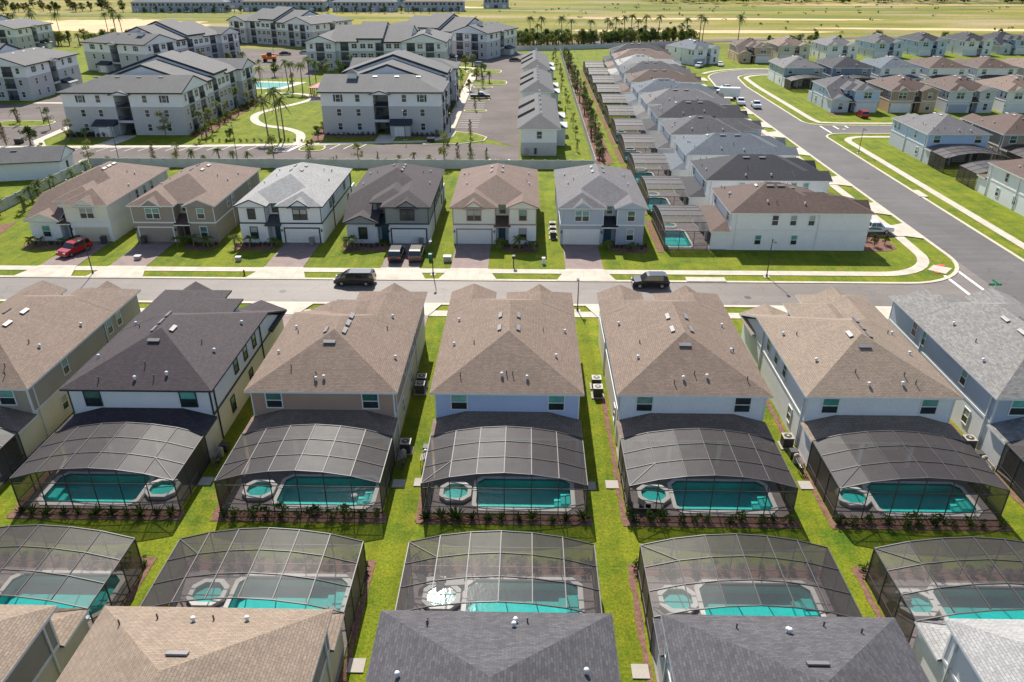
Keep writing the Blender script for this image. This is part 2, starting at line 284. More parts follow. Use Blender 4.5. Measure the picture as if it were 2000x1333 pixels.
# ---------------------------------------------------------------- mesh helpers
class MB:
    def __init__(s): s.v = []; s.f = []; s.m = []
    def face(s, pts, mi=0):
        b = len(s.v); s.v += [tuple(p) for p in pts]; s.f.append(tuple(range(b, b + len(pts)))); s.m.append(mi)
    def raw(s, vs, fs, mi=0):
        b = len(s.v); s.v += [tuple(p) for p in vs]
        for f in fs:
            s.f.append(tuple(b + i for i in f)); s.m.append(mi if isinstance(mi, int) else 0)
    def box(s, x0, x1, y0, y1, z0, z1, mi=0, top=None):
        b = len(s.v)
        s.v += [(x0, y0, z0), (x1, y0, z0), (x1, y1, z0), (x0, y1, z0), (x0, y0, z1), (x1, y0, z1), (x1, y1, z1), (x0, y1, z1)]
        for i, f in enumerate(((3, 2, 1, 0), (4, 5, 6, 7), (0, 1, 5, 4), (1, 2, 6, 5), (2, 3, 7, 6), (3, 0, 4, 7))):
            s.f.append(tuple(b + k for k in f)); s.m.append(top if (top is not None and i == 1) else mi)
    def prism(s, poly, z0, z1, mi=0, top=None, bottom=True):
        n = len(poly); b = len(s.v)
        s.v += [(x, y, z0) for x, y in poly] + [(x, y, z1) for x, y in poly]
        for i in range(n):
            j = (i + 1) % n; s.f.append((b + i, b + j, b + n + j, b + n + i)); s.m.append(mi)
        s.f.append(tuple(b + n + i for i in range(n))); s.m.append(mi if top is None else top)
        if bottom: s.f.append(tuple(b + i for i in reversed(range(n)))); s.m.append(mi)
    def sheet(s, poly, z, mi=0): s.face([(x, y, z) for x, y in poly], mi)
    def beam(s, a, b, w, h=None, mi=0):
        h = h or w; a = Vector(a); b = Vector(b); d = (b - a).normalized()
        up = Vector((0, 0, 1)) if abs(d.z) < 0.95 else Vector((0, 1, 0))
        r = d.cross(up).normalized() * (w / 2); u = r.cross(d).normalized() * (h / 2)
        k = len(s.v)
        for p in (a, b): s.v += [tuple(p - r - u), tuple(p + r - u), tuple(p + r + u), tuple(p - r + u)]
        for f in ((0, 1, 5, 4), (1, 2, 6, 5), (2, 3, 7, 6), (3, 0, 4, 7), (3, 2, 1, 0), (4, 5, 6, 7)):
            s.f.append(tuple(k + i for i in f)); s.m.append(mi)
    def tube(s, pts, rad, n=8, mi=0, cap=True):
        rings = []
        for i, p in enumerate(pts):
            p = Vector(p); q = Vector(pts[min(i + 1, len(pts) - 1)]) - Vector(pts[max(i - 1, 0)])
            d = q.normalized() if q.length else Vector((0, 0, 1))
            up = Vector((0, 0, 1)) if abs(d.z) < 0.9 else Vector((1, 0, 0))
            a = d.cross(up).normalized(); c = d.cross(a).normalized(); r = rad[i] if isinstance(rad, (list, tuple)) else rad
            k = len(s.v); rings.append(k)
            s.v += [tuple(p + a * math.cos(t * 2 * math.pi / n) * r + c * math.sin(t * 2 * math.pi / n) * r) for t in range(n)]
        for a, b in zip(rings, rings[1:]):
            for t in range(n):
                s.f.append((a + t, a + (t + 1) % n, b + (t + 1) % n, b + t)); s.m.append(mi)
        if cap:
            s.f.append(tuple(rings[0] + t for t in reversed(range(n)))); s.m.append(mi)
            s.f.append(tuple(rings[-1] + t for t in range(n))); s.m.append(mi)
    def ball(s, c, r, n=8, mi=0, sz=1.0):
        k = len(s.v); rows = n // 2
        s.v.append((c[0], c[1], c[2] - r * sz))
        for i in range(1, rows):
            a = -math.pi / 2 + math.pi * i / rows
            for t in range(n): s.v.append((c[0] + r * math.cos(a) * math.cos(2 * math.pi * t / n), c[1] + r * math.cos(a) * math.sin(2 * math.pi * t / n), c[2] + r * sz * math.sin(a)))
        s.v.append((c[0], c[1], c[2] + r * sz)); top = len(s.v) - 1
        for t in range(n):
            s.f.append((k, k + 1 + (t + 1) % n, k + 1 + t)); s.m.append(mi)
            for i in range(rows - 2):
                a = k + 1 + i * n; s.f.append((a + t, a + (t + 1) % n, a + n + (t + 1) % n, a + n + t)); s.m.append(mi)
            a = k + 1 + (rows - 2) * n; s.f.append((a + t, a + (t + 1) % n, top)); s.m.append(mi)
    def hip(s, x0, x1, y0, y1, ze, pitch, axis='y', g0=False, g1=False, th=0.17):
        """solid hip or gable roof; slots 0 shingle, 1 gable wall, 2 fascia"""
        if axis == 'x':
            t = MB(); t.hip(y0, y1, x0, x1, ze, pitch, 'y', g0, g1, th)
            b = len(s.v); s.v += [(y, x, z) for x, y, z in t.v]
            s.f += [tuple(b + i for i in reversed(f)) for f in t.f]; s.m += t.m; return
        h = (x1 - x0) / 2; xm = (x0 + x1) / 2; zr = ze + h * pitch
        ya = y0 if g0 else min(y0 + h, (y0 + y1) / 2); yb = y1 if g1 else max(y1 - h, (y0 + y1) / 2)
        if not g0 and not g1 and y1 - y0 < 2 * h: zr = ze + (y1 - y0) / 2 * pitch
        A = [(x0, y0, ze), (x1, y0, ze), (x1, y1, ze), (x0, y1, ze)]; B = [(x, y, ze - th) for x, y, _ in A]
        P, Q = (xm, ya, zr), (xm, yb, zr); gi = 0.14
        s.face([A[3], A[0], P, Q], 0); s.face([A[1], A[2], Q, P], 0)
        if g0:
            s.face([(x0 + 0.05, y0 + gi, ze - th), (x1 - 0.05, y0 + gi, ze - th), (xm, y0 + gi, zr - th * 0.9)], 1)
            s.face([B[0], (xm, y0, zr - th), P, A[0]], 2); s.face([(xm, y0, zr - th), B[1], A[1], P], 2)
            s.face([B[0], (x0, y0 + gi, ze - th), (xm, y0 + gi, zr - th), (xm, y0, zr - th)], 2); s.face([(xm, y0, zr - th), (xm, y0 + gi, zr - th), (x1, y0 + gi, ze - th), B[1]], 2)
        else: s.face([A[0], A[1], P], 0); s.face([B[0], B[1], A[1], A[0]], 2)
        if g1:
            s.face([(x1 - 0.05, y1 - gi, ze - th), (x0 + 0.05, y1 - gi, ze - th), (xm, y1 - gi, zr - th * 0.9)], 1)
            s.face([B[2], (xm, y1, zr - th), Q, A[2]], 2); s.face([(xm, y1, zr - th), B[3], A[3], Q], 2)
        else: s.face([A[2], A[3], Q], 0); s.face([B[2], B[3], A[3], A[2]], 2)
        s.face([B[1], B[2], A[2], A[1]], 2); s.face([B[3], B[0], A[0], A[3]], 2)
        s.face([B[3], B[2], B[1], B[0]], 2)
    def mirror(s):
        s.v = [(-x, y, z) for x, y, z in s.v]; s.f = [tuple(reversed(f)) for f in s.f]; return s
    def mesh(s, name, slots=None, smooth=False):
        me = bpy.data.meshes.new(name); me.from_pydata(s.v, [], s.f)
        for _ in range(slots or (max(s.m) + 1 if s.m else 1)): me.materials.append(None)
        me.polygons.foreach_set('material_index', s.m)
        if smooth: me.polygons.foreach_set('use_smooth', [True] * len(s.f))
        me.update(); return me

def put(name, me, mats, parent=None, loc=(0, 0, 0), rz=0.0, label=None, cat=None, group=None, kind=None, rot=None, scale=None):
    o = bpy.data.objects.new(name, me); COL.objects.link(o)
    if not isinstance(mats, (list, tuple)): mats = [mats]
    for i, m in enumerate(mats):
        if i < len(o.material_slots):
            if me.materials[i] is None: me.materials[i] = m
            elif me.materials[i] is not m:
                o.material_slots[i].link = 'OBJECT'; o.material_slots[i].material = m
    o.location = loc; o.rotation_euler = rot if rot else (0, 0, rz)
    if scale: o.scale = scale
    if parent: o.parent = parent
    if label: o['label'] = label
    if cat: o['category'] = cat
    if group: o['group'] = group
    if kind: o['kind'] = kind
    return o
def thing(name, label, cat, loc=(0, 0, 0), rz=0.0, group=None):
    o = bpy.data.objects.new(name, None); COL.objects.link(o); o.empty_display_size = 0.3
    o.location = loc; o.rotation_euler = (0, 0, rz); o['label'] = label; o['category'] = cat
    if group: o['group'] = group
    return o
_cache = {}
def cached(key, fn):
    if key not in _cache: _cache[key] = fn()
    return _cache[key]
def struct(name, mb, mat, label=None):
    return put(name, mb.mesh(name), mat, kind='structure', label=label)
def rect_minus(R0, holes):
    xs = sorted({R0[0], R0[1], *[h[0] for h in holes], *[h[1] for h in holes]}); ys = sorted({R0[2], R0[3], *[h[2] for h in holes], *[h[3] for h in holes]})
    xs = [x for x in xs if R0[0] <= x <= R0[1]]; ys = [y for y in ys if R0[2] <= y <= R0[3]]
    out = []
    for ya, yb in zip(ys, ys[1:]):
        run = None
        for xa, xb in zip(xs, xs[1:]):
            cx, cy = (xa + xb) / 2, (ya + yb) / 2
            if any(h[0] < cx < h[1] and h[2] < cy < h[3] for h in holes):
                if run: out.append((*run, ya, yb)); run = None
            else: run = (run[0] if run else xa, xb)
        if run: out.append((*run, ya, yb))
    return out
def ribbon(mb, pts, w, z0, z1=None, mi=0):
    """a strip of width w along pts; a sheet, or a raised strip from z0 to z1"""
    L, Rr = [], []
    for i, p in enumerate(pts):
        p = Vector((*p, 0)); a = Vector((*pts[max(i - 1, 0)], 0)); b = Vector((*pts[min(i + 1, len(pts) - 1)], 0))
        d1 = (p - a).normalized() if (p - a).length > 1e-6 else (b - p).normalized(); d2 = (b - p).normalized() if (b - p).length > 1e-6 else d1
        n1 = Vector((-d1.y, d1.x, 0)); n2 = Vector((-d2.y, d2.x, 0)); n = (n1 + n2).normalized(); k = w / 2 / max(0.4, n.dot(n1))
        L.append(p + n * k); Rr.append(p - n * k)
    z = z0 if z1 is None else z1
    for i in range(len(pts) - 1):
        mb.face([(Rr[i].x, Rr[i].y, z), (Rr[i + 1].x, Rr[i + 1].y, z), (L[i + 1].x, L[i + 1].y, z), (L[i].x, L[i].y, z)], mi)
        if z1 is not None:
            mb.face([(Rr[i].x, Rr[i].y, z0), (Rr[i + 1].x, Rr[i + 1].y, z0), (Rr[i + 1].x, Rr[i + 1].y, z1), (Rr[i].x, Rr[i].y, z1)], mi)
            mb.face([(L[i + 1].x, L[i + 1].y, z0), (L[i].x, L[i].y, z0), (L[i].x, L[i].y, z1), (L[i + 1].x, L[i + 1].y, z1)], mi)
def arc(cx, cy, r, a0, a1, n=8): return [(cx + r * math.cos(R(a0 + (a1 - a0) * i / n)), cy + r * math.sin(R(a0 + (a1 - a0) * i / n))) for i in range(n + 1)]

# ---------------------------------------------------------------- lots (who stands where)
LOT = 15.24
CX = lambda k: -1.43 + LOT * k          # pool-side row and the row beyond its back fence
BX = lambda k: -4.45 + LOT * k          # row across the street
C_REAR, C_D = 53.45, 19.8
A_REAR = 29.75
DY = lambda k: 101.75 + 16.62 * k       # column along the side street
POOLS = []                              # (origin x, y, rz, mirror)
for k in range(-3, 4): POOLS.append(('C', k, CX(k), C_REAR - 2.7, 0.0, -1 if k in (-2,) else 1))
for k in range(-3, 3): POOLS.append(('A', k, CX(k), A_REAR + 2.7, math.pi, -1))
for k in range(0, 5): POOLS.append(('D', k, 25.5, DY(k) + 5.9, -math.pi / 2, 1))
def pool_hole(px, py, rz, mx):
    pts = [(x * mx, y) for x, y in ((-2.35, -5.6), (5.22, -1.75))]
    c, s_ = round(math.cos(rz)), round(math.sin(rz))
    q = [(px + x * c - y * s_, py + x * s_ + y * c) for x, y in pts]
    return (min(q[0][0], q[1][0]), max(q[0][0], q[1][0]), min(q[0][1], q[1][1]), max(q[0][1], q[1][1]))
HOLES = [pool_hole(*p[2:]) for p in POOLS]
def spa_hole(px, py, rz, mx):
    pts = [(x * mx, y) for x, y in ((-4.85, -4.7), (-2.75, -2.7))]
    c, s_ = round(math.cos(rz)), round(math.sin(rz))
    q = [(px + x * c - y * s_, py + x * s_ + y * c) for x, y in pts]
    return (min(q[0][0], q[1][0]), max(q[0][0], q[1][0]), min(q[0][1], q[1][1]), max(q[0][1], q[1][1]))

# ---------------------------------------------------------------- ground
mb = MB()
for x0, x1, y0, y1 in rect_minus((-3000, 3000, -200, 5000), HOLES): mb.sheet([(x0, y0), (x1, y0), (x1, y1), (x0, y1)], 0.0)
struct('ground', mb, M_['field'])
mb = MB()
for x0, x1, y0, y1 in rect_minus((-86, 260, -20, 345), HOLES): mb.sheet([(x0, y0), (x1, y0), (x1, y1), (x0, y1)], 0.02)
for x0, x1, y0, y1 in ((-260, -86, 60, 345),): mb.sheet([(x0, y0), (x1, y0), (x1, y1), (x0, y1)], 0.02)
struct('lawn', mb, M_['lawn'])
# patches of bare earth and rough grass beyond the estate
def blob(cx, cy, rx, ry, seed, n=40, rot=0.0):
    rnd = random.Random(seed); ph = [rnd.uniform(0, 6.28) for _ in range(6)]; out = []
    for i in range(n):
        a = 2 * math.pi * i / n; k = 1 + 0.10 * math.sin(2 * a + ph[0]) + 0.08 * math.sin(3 * a + ph[1]) + 0.05 * math.sin(7 * a + ph[2]) + 0.05 * math.sin(13 * a + ph[3]) + 0.04 * math.sin(29 * a + ph[4]) + 0.02 * math.sin(53 * a + ph[5])
        x, y = rx * k * math.cos(a), ry * k * math.sin(a)
        out.append((cx + x * math.cos(rot) - y * math.sin(rot), cy + x * math.sin(rot) + y * math.cos(rot)))
    return out
mb = MB()
for i, (cx, cy, rx, ry, rt) in enumerate(((-240, 455, 62, 42, -0.15), (-330, 470, 30, 12, 0), (-90, 430, 34, 26, 0.1), (120, 505, 110, 6, -0.06), (300, 432, 150, 7, -0.08), (90, 425, 60, 9, -0.05), (330, 640, 170, 4, 0.02), (-45, 600, 20, 14, 0.3))):
    mb.sheet(blob(cx, cy, rx, ry, i + 3, 120, rot=rt), 0.03 + 0.004 * i)
put('bare_earth', mb.mesh('bare_earth'), M_['sand'], kind='structure')
M_['rough'] = grass('rough_grass', (0.15, 0.17, 0.03), (0.11, 0.15, 0.03), (0.2, 0.2, 0.04), 0.03)
mb = MB()
for i, (cx, cy, rx, ry, rt) in enumerate(((140, 592, 190, 15, 0.01), (-200, 520, 120, 12, -0.06))): mb.sheet(blob(cx, cy, rx, ry, i + 40, 120, rot=rt), 0.10 + 0.004 * i)
put('meadow', mb.mesh('meadow'), M_['rough'], kind='structure')

# ---------------------------------------------------------------- streets
ZA, ZM, ZC, ZK = 0.045, 0.055, 0.075, 0.13
SY0, SY1, SX0, SX1 = 82.7, 89.7, 58.5, 67.3
mb = MB()
mb.sheet([(-170, SY0), (SX0 + 1, SY0), (SX0 + 1, SY1), (-170, SY1)], ZA)
mb.sheet([(48.5, SY1)] + list(reversed(arc(48.5, SY1 + 10, 10, -90, 0, 8)))[:-1] + [(SX0, SY1)], ZA) if False else None
fl = arc(48.5, SY1 + 10, 10, -90, 0, 8); mb.sheet(fl + [(SX0 + 0.5, SY1 + 10), (SX0 + 0.5, SY1 - 0.02), (48.5, SY1 - 0.02)], ZA + 0.002)
fl2 = arc(48.5, SY0 - 10, 10, 0, 90, 8); mb.sheet(fl2 + [(48.5, SY0 + 0.02), (SX0 + 0.5, SY0 + 0.02), (SX0 + 0.5, SY0 - 10)], ZA + 0.002)
struct('main_street', mb, M_['asphalt'])
mb = MB()
cl = [((SX0 + SX1) / 2, y) for y in (20, 60, 100, 140, 180, 220, 244)] + [(63.6, 254)] + arc(81.5, 261, 17.2, 165, 90, 8) + [(100, 278.4), (150, 280), (250, 292)]
ribbon(mb, cl, SX1 - SX0, ZA + 0.004)
struct('side_street', mb, M_['asphalt3'])
mb = MB()
mb.sheet([(SX1 - 0.5, 179), (240, 179), (240, 187.6), (SX1 - 0.5, 187.6)], ZA + 0.006)
for c, a in (((SX1 + 5, 174), (90, 180)), ((SX1 + 5, 192.6), (180, 270))):
    q = arc(c[0], c[1], 5, a[0], a[1], 5); cx = SX1 - 0.4; yy = 179 if c[1] < 180 else 187.6
    mb.sheet(q + ([(cx, c[1]), (cx, yy)] if c[1] < 180 else [(c[0], yy), (cx, yy), (cx, c[1])][1:]), ZA + 0.008)
struct('cross_street', mb, M_['asphalt3'])
# kerbs
mb = MB(); KW = 0.5
ribbon(mb, [(-170, SY1 + KW / 2), (48.5, SY1 + KW / 2)] + arc(48.5, SY1 + 10, 10 - KW / 2, -90, 0, 10)[1:] + [(SX0 - KW / 2, y) for y in (130, 180, 220, 246)] + arc(81.5, 261, 21.7 + KW / 2, 172, 90, 10) + [(100, 283.0), (150, 284.6), (250, 296.7)], KW, 0.0, ZK)
ribbon(mb, [(-170, SY0 - KW / 2), (48.5, SY0 - KW / 2)] + arc(48.5, SY0 - 10, 10 - KW / 2, 90, 0, 8)[1:] + [(SX0 - KW / 2, 20)], KW, 0.0, ZK)
ribbon(mb, [(SX1 + KW / 2, 20), (SX1 + KW / 2, 174)] + arc(SX1 + 5, 174, 5 - KW / 2, 180, 90, 6)[1:] + [(240, 179 - KW / 2)], KW, 0.0, ZK)
ribbon(mb, [(240, 187.6 + KW / 2)] + arc(SX1 + 5, 192.6, 5 - KW / 2, 270, 180, 6) + [(SX1 + KW / 2, 220), (SX1 + KW / 2, 246)] + arc(81.5, 261, 12.7 - KW / 2, 170, 90, 8) + [(100, 273.8), (150, 275.3), (250, 287.2)], KW, 0.0, ZK)
struct('kerb', mb, M_['kerb'])
# sidewalks
mb = MB(); SWW = 1.5
ribbon(mb, [(-170, 93.05), (46.5, 93.05)] + arc(46.5, 101.2, 8.15, -80, -8, 7) + [(55.0, 110), (55.0, 250)], SWW, ZC)
ribbon(mb, [(-170, 79.9), (46, 79.9)] + arc(46, 70.9, 9, 90, 0, 6)[1:] + [(55, 20)], SWW, ZC)
ribbon(mb, [(70.9, 20), (70.9, 170)] + arc(76, 170.2, 5.1, 180, 92, 6)[1:] + [(240, 175.4)], SWW, ZC)
ribbon(mb, [(240, 190.6), (76.5, 190.6), (71.5, 191.5), (70.9, 195), (70.9, 246)] + arc(81.5, 261, 10.0, 168, 90, 8) + [(100, 271), (150, 272.5), (250, 284)], SWW, ZC)
ribbon(mb, arc(81.5, 261, 25.0, 150, 90, 8) + [(100, 286.1), (150, 287.8), (250, 300)], SWW, ZC)
mb.sheet([(53.0, 94.6), (54.6, 96.4), (56.5, 95.2), (54.7, 93.2)], ZC + 0.003)
struct('sidewalk', mb, M_['concrete'])
mb = MB(); mb.sheet([(54.9, 96.3), (55.5, 96.8), (56.2, 96.2), (55.6, 95.7)], ZC + 0.008); mb.sheet([(53.4, 93.8), (53.8, 94.1), (54.3, 93.7), (53.9, 93.4)], ZC + 0.008)
put('tactile_strip', mb.mesh('tactile_strip'), M_['tactile'], kind='structure')
# crossing and stop lines
mb = MB()
for a, b in (((54.3, 92.7), (54.4, 83.2)), ((56.8, 94.4), (56.9, 83.2)), ((70.2, 187.2), (70.2, 179.3)), ((73.4, 187.4), (73.4, 183.6)), ((76.2, 187.4), (76.2, 185.2)), ((75.0, 183.6), (74.2, 183.6))):
    ribbon(mb, [a, b], 0.42, ZM + 0.004)
struct('road_marking', mb, M_['paint'])

# driveways with aprons
def driveway(x0, x1, ya, yb, yk, name_mat='paver'):
    """ya house side, yb sidewalk, yk kerb; apron flares at the kerb"""
    s = 1 if yb > ya else -1
    mbp = MB(); mbp.sheet([(x0, ya), (x1, ya), (x1, yb), (x0, yb)] if s > 0 else [(x0, yb), (x1, yb), (x1, ya), (x0, ya)], ZC + 0.004)
    mba = MB(); y1 = yb; fl = 1.3
    q = [(x0, y1), (x1, y1), (x1 + fl, yk), (x0 - fl, yk)]
    mba.sheet(q if s > 0 else list(reversed(q)), ZK + 0.012)
    mba.sheet([(x0, yb), (x1, yb), (x1, yb - 0.15 * s), (x0, yb - 0.15 * s)] if s < 0 else [(x0, yb - 0.15), (x1, yb - 0.15), (x1, yb), (x0, yb)], ZC + 0.01)
    return mbp, mba
DRV = MB(); APR = MB()
def add_drive(*a):
    p, q = driveway(*a); DRV.raw(p.v, p.f); APR.raw(q.v, q.f)
B_GAR = {-4: 1, -3: -1, -2: 1, -1: 1, 0: -1, 1: -1}      # which side the garage is on
for k, (x0, x1) in {-4: (0.5, 5.5), -3: (-5.4, -0.4), -2: (0.2, 5.4), -1: (0.5, 5.6), 0: (-5.5, -0.5), 1: (-5.5, -0.5)}.items():
    add_drive(BX(k) + x0, BX(k) + x1, 103.4, 93.85, SY1 + 0.25)
for k in range(-3, 4):
    x0, x1 = (0.5, 5.5) if k in (-2, 2, -1) else (-5.5, -0.5)
    add_drive(CX(k) + x0, CX(k) + x1, 73.4, 79.1, SY0 - 0.25)
for k, s in enumerate((1, -1, -1, 1, 1, -1, -1, 1, -1, 1)):
    y0 = DY(k) + 5.9 + (0.5 if s > 0 else -5.5)
    if k == 0: y0 = DY(0) + 6.0
    DRV.sheet([(47.4, y0), (54.2, y0), (54.2, y0 + 5), (47.4, y0 + 5)], ZC + 0.004)
    APR.sheet([(54.2, y0), (56, y0), (58.3, y0 - 1.2), (58.3, y0 + 6.2), (56, y0 + 5), (54.2, y0 + 5)], ZK + 0.012)
struct('driveway', DRV, M_['paver']); struct('driveway_apron', APR, M_['concrete'])

# apartment lots
mb = MB()
mb.sheet([(-190, 147.2), (-1.5, 147.2), (-1.5, 163.5), (-9, 167), (-78, 162.3), (-190, 160.5)], ZA)
mb.sheet([(-16.9, 172), (-11.5, 175), (-1.6, 163), (-1.6, 335), (-16.9, 320)], ZA + 0.004)
mb.sheet([(-136, 160), (-107, 160), (-107, 212), (-120, 255), (-136, 270)], ZA + 0.006)
mb.sheet([(-128, 253), (-72, 262), (-72, 280), (-60, 300), (-20, 300), (-16, 285), (-5, 285), (-5, 310), (-60, 335), (-130, 345)], ZA + 0.008)
mb.sheet([(-190, 200), (-136, 200), (-136, 212), (-190, 212)], ZA + 0.008)
struct('parking_lot', mb, M_['asphalt2'])
mb = MB()
for i in range(26):                                    # bays along the front of the apartments
    x = -106 + i * 2.85
    if -56 < x < -49: continue
    ribbon(mb, [(x, 161.6 + (x + 106) * 0.06), (x - 1.2, 157.2 + (x + 106) * 0.06)], 0.16, ZM + 0.01)
for i in range(24):
    x = -78 + i * 2.85
    if i % 8 == 7: continue
    ribbon(mb, [(x, 148.2), (x + 0.9, 152.4)], 0.16, ZM + 0.01)
for i in range(20):
    y = 184 + i * 2.75
    if i in (7, 13): continue
    ribbon(mb, [(-16.6, y), (-11.6, y)], 0.14, ZM + 0.01)
for i in range(9): ribbon(mb, [(-135, 166 + i * 3), (-127, 166.5 + i * 3)], 0.16, ZM + 0.012)
for i in range(12): ribbon(mb, [(-133 + i * 3.4, 258 + i * 0.7), (-134 + i * 3.4, 263 + i * 0.7)], 0.16, ZM + 0.012)
for a, b in (((-53, 164.2), (-54.5, 158.6)), ((-48.5, 164.6), (-50, 159)), ((-54.5, 158.6), (-50, 159))): ribbon(mb, [a, b], 0.3, ZM + 0.012)
for i in range(5): ribbon(mb, [(-52.6 + i * 0.9, 164.2), (-54 + i * 0.9, 158.8)], 0.14, ZM + 0.012)
for x in (-7.5, -3.6): ribbon(mb, [(x, 149), (x + 0.1, 153)], 0.3, ZM + 0.01)
struct('bay_marking', mb, M_['paint'])
mb = MB()
ribbon(mb, [(-130, 161.0), (-78, 162.9), (-50, 165.4), (-22, 168.8), (-18.5, 173)], 2.0, ZC)
ribbon(mb, [(-18.3, 172.0), (-18.3, 285), (-24, 288), (-40, 289)], 2.6, ZC + 0.003)
def smooth(pts, n=6):
    out = []
    for i in range(len(pts) - 1):
        p0, p1, p2, p3 = pts[max(i - 1, 0)], pts[i], pts[i + 1], pts[min(i + 2, len(pts) - 1)]
        for j in range(n):
            t = j / n
            out.append(tuple(0.5 * ((2 * p1[q]) + (-p0[q] + p2[q]) * t + (2 * p0[q] - 5 * p1[q] + 4 * p2[q] - p3[q]) * t * t + (-p0[q] + 3 * p1[q] - 3 * p2[q] + p3[q]) * t ** 3) for q in (0, 1)))
    return out + [pts[-1]]
ribbon(mb, smooth([(-49.9, 165.5), (-50.5, 171), (-52.5, 177), (-57, 181.8), (-63.5, 185.5), (-67.6, 192), (-69.2, 199.5), (-66.8, 207), (-62.8, 215), (-61, 221.5), (-63.5, 228), (-70, 231), (-77, 231)]), 2.0, ZC + 0.005)
mb.sheet([(-62, 218), (-54, 218), (-52, 232), (-60, 232)], ZC + 0.007)
ribbon(mb, smooth([(-31.5, 168.5), (-31.5, 175.5)]), 4.0, ZC + 0.006)
ribbon(mb, smooth([(-91.5, 163), (-90.5, 168), (-90.4, 173.5)]), 4.0, ZC + 0.006)
ribbon(mb, [(-104, 162), (-108, 168), (-110, 200), (-118, 214), (-136, 214)], 2.0, ZC + 0.006)
ribbon(mb, [(-110, 160.5), (-104, 163)], 3.0, ZC + 0.008)
struct('footpath', mb, M_['concrete'])
mb = MB(); mb.sheet([(-96, 240), (-74, 238), (-70, 252), (-92, 255)], ZC)
struct('sports_court_pad', mb, M_['concrete'])
mb = MB(); mb.sheet([(-92, 242), (-76, 240.5), (-73, 250), (-89, 252)], ZC + 0.006)
struct('sports_court', mb, M_['court'])
# lawn islands with kerbs in the lots
def island(poly, n=1):
    m1 = MB(); m1.prism(poly, 0.0, 0.14); m2 = MB(); ribbon(m2, poly + [poly[0]], 0.3, 0.0, 0.17)
    return m1, m2
ISL, ISK = MB(), MB()
for cx, cy, rx, ry in ((-122, 186, 7, 3.6), (-115, 206, 7, 3), (-45.5, 161.5, 2.6, 2.3), (-57, 150, 3.4, 1.8), (-28, 149.6, 5, 1.7), (-13.5, 204.5, 2.9, 1.3), (-13.5, 220.9, 2.9, 1.2), (-13.5, 243, 2.9, 1.6), (-12, 252, 5.5, 5), (-15, 277, 6, 5), (-85, 150, 4, 1.6), (-7.2, 149.6, 3.5, 1.6), (-100, 285, 12, 2.4), (-125, 163, 6, 2.0)):
    p = [(cx + rx * (abs(math.cos(a)) ** 0.6) * math.copysign(1, math.cos(a)), cy + ry * (abs(math.sin(a)) ** 0.6) * math.copysign(1, math.sin(a))) for a in [2 * math.pi * i / 20 for i in range(20)]]
    a, b = island(p); ISL.raw(a.v, a.f); ISK.raw(b.v, b.f)
p = [(-22.6, 165.6), (-14, 166.6), (-9.5, 169.5), (-9.0, 173), (-11.8, 176.8), (-16.4, 178.8), (-16.9, 172.4), (-20, 169.6)]
a, b = island(p); ISL.raw(a.v, a.f); ISK.raw(b.v, b.f)
struct('lawn_island', ISL, M_['lawn']); struct('island_kerb', ISK, M_['kerb'])
# strip behind the row across the street
mb = MB(); ribbon(mb, [(-190, 146.7), (-3, 146.7)], 0.4, 0.0, 0.17)
struct('lot_kerb', mb, M_['kerb'])

# far estate road
mb = MB(); ribbon(mb, [(-190, 372), (-60, 366), (60, 372), (140, 392), (420, 404)], 9, 0.16)
ribbon(mb, [(30, 362), (38, 385), (60, 430)], 14, 0.164)
ribbon(mb, [(-53, 640), (-50, 560), (-56, 500)], 5, 0.17)
struct('far_road', mb, M_['asphalt2'])

# mulch beds
MU = MB()
def bed(poly, z=0.06): MU.prism(poly, 0.0, z, bottom=False)
def wbed(x, y0, y1, seed):               # thin uneven strip of mulch along a wall
    rnd = random.Random(seed); n = int((y1 - y0) / 0.7); L = []; Rr = []
    for i in range(n + 1):
        y = y0 + (y1 - y0) * i / n; L.append((x - rnd.uniform(0.14, 0.34), y)); Rr.append((x + rnd.uniform(0.1, 0.2), y))
    for i in range(n): MU.sheet([L[i], Rr[i], Rr[i + 1], L[i + 1]], 0.055)
for k in range(-3, 4): x = CX(k); bed([(x - 6.5, 43.55), (x + 6.5, 43.55), (x + 6.5, 44.62), (x - 6.5, 44.62)]); wbed(x - 6.32, 43.8, 62, k)
for k in range(-3, 3): x = CX(k); bed([(x - 6.5, 38.58), (x + 6.5, 38.58), (x + 6.5, 39.7), (x - 6.5, 39.7)]); wbed(x - 6.4, 20, 39.6, k + 20); wbed(x + 6.35, 28, 39.6, k + 40)
for k, (xa, xb) in {-4: (-6.2, -0.4), -3: (1.6, 6.3), -2: (-6.6, -0.4), -1: (-6.3, 0.2), 0: (1.2, 6.3), 1: (1.2, 6.5)}.items():
    x = BX(k); bed([(x + xa, 103.4), (x + xa, 101.2), (x + xa + 0.8, 100.2), (x + xb - 0.8, 100.2), (x + xb, 101.2), (x + xb, 103.4)][::-1])
bed([(47.5, 101.7), (50.5, 101.4), (52.4, 102.6), (52.6, 105.5), (51, 107.2), (47.5, 107.6)])
for k in range(0, 11): bed([(18.5, DY(k) - 1.3), (19.3, DY(k) - 1.3), (19.3, DY(k) + 13), (18.5, DY(k) + 13)])
bed([(-76.6, 173), (-73, 173), (-73.5, 224), (-76.6, 224)]); bed([(-104.5, 170.5), (-93, 170.5), (-93, 174), (-104.5, 174)]); bed([(-48.5, 168.6), (-45.4, 168.4), (-45.4, 205), (-48, 196)])
bed([(-45.2, 172.4), (-33.8, 172.6), (-33.8, 176), (-45.2, 176)]); bed([(-29.2, 172.8), (-20, 173), (-20, 176), (-29.2, 176)]); bed([(-20.2, 173), (-19.8, 173), (-19.8, 285), (-20.2, 285)])
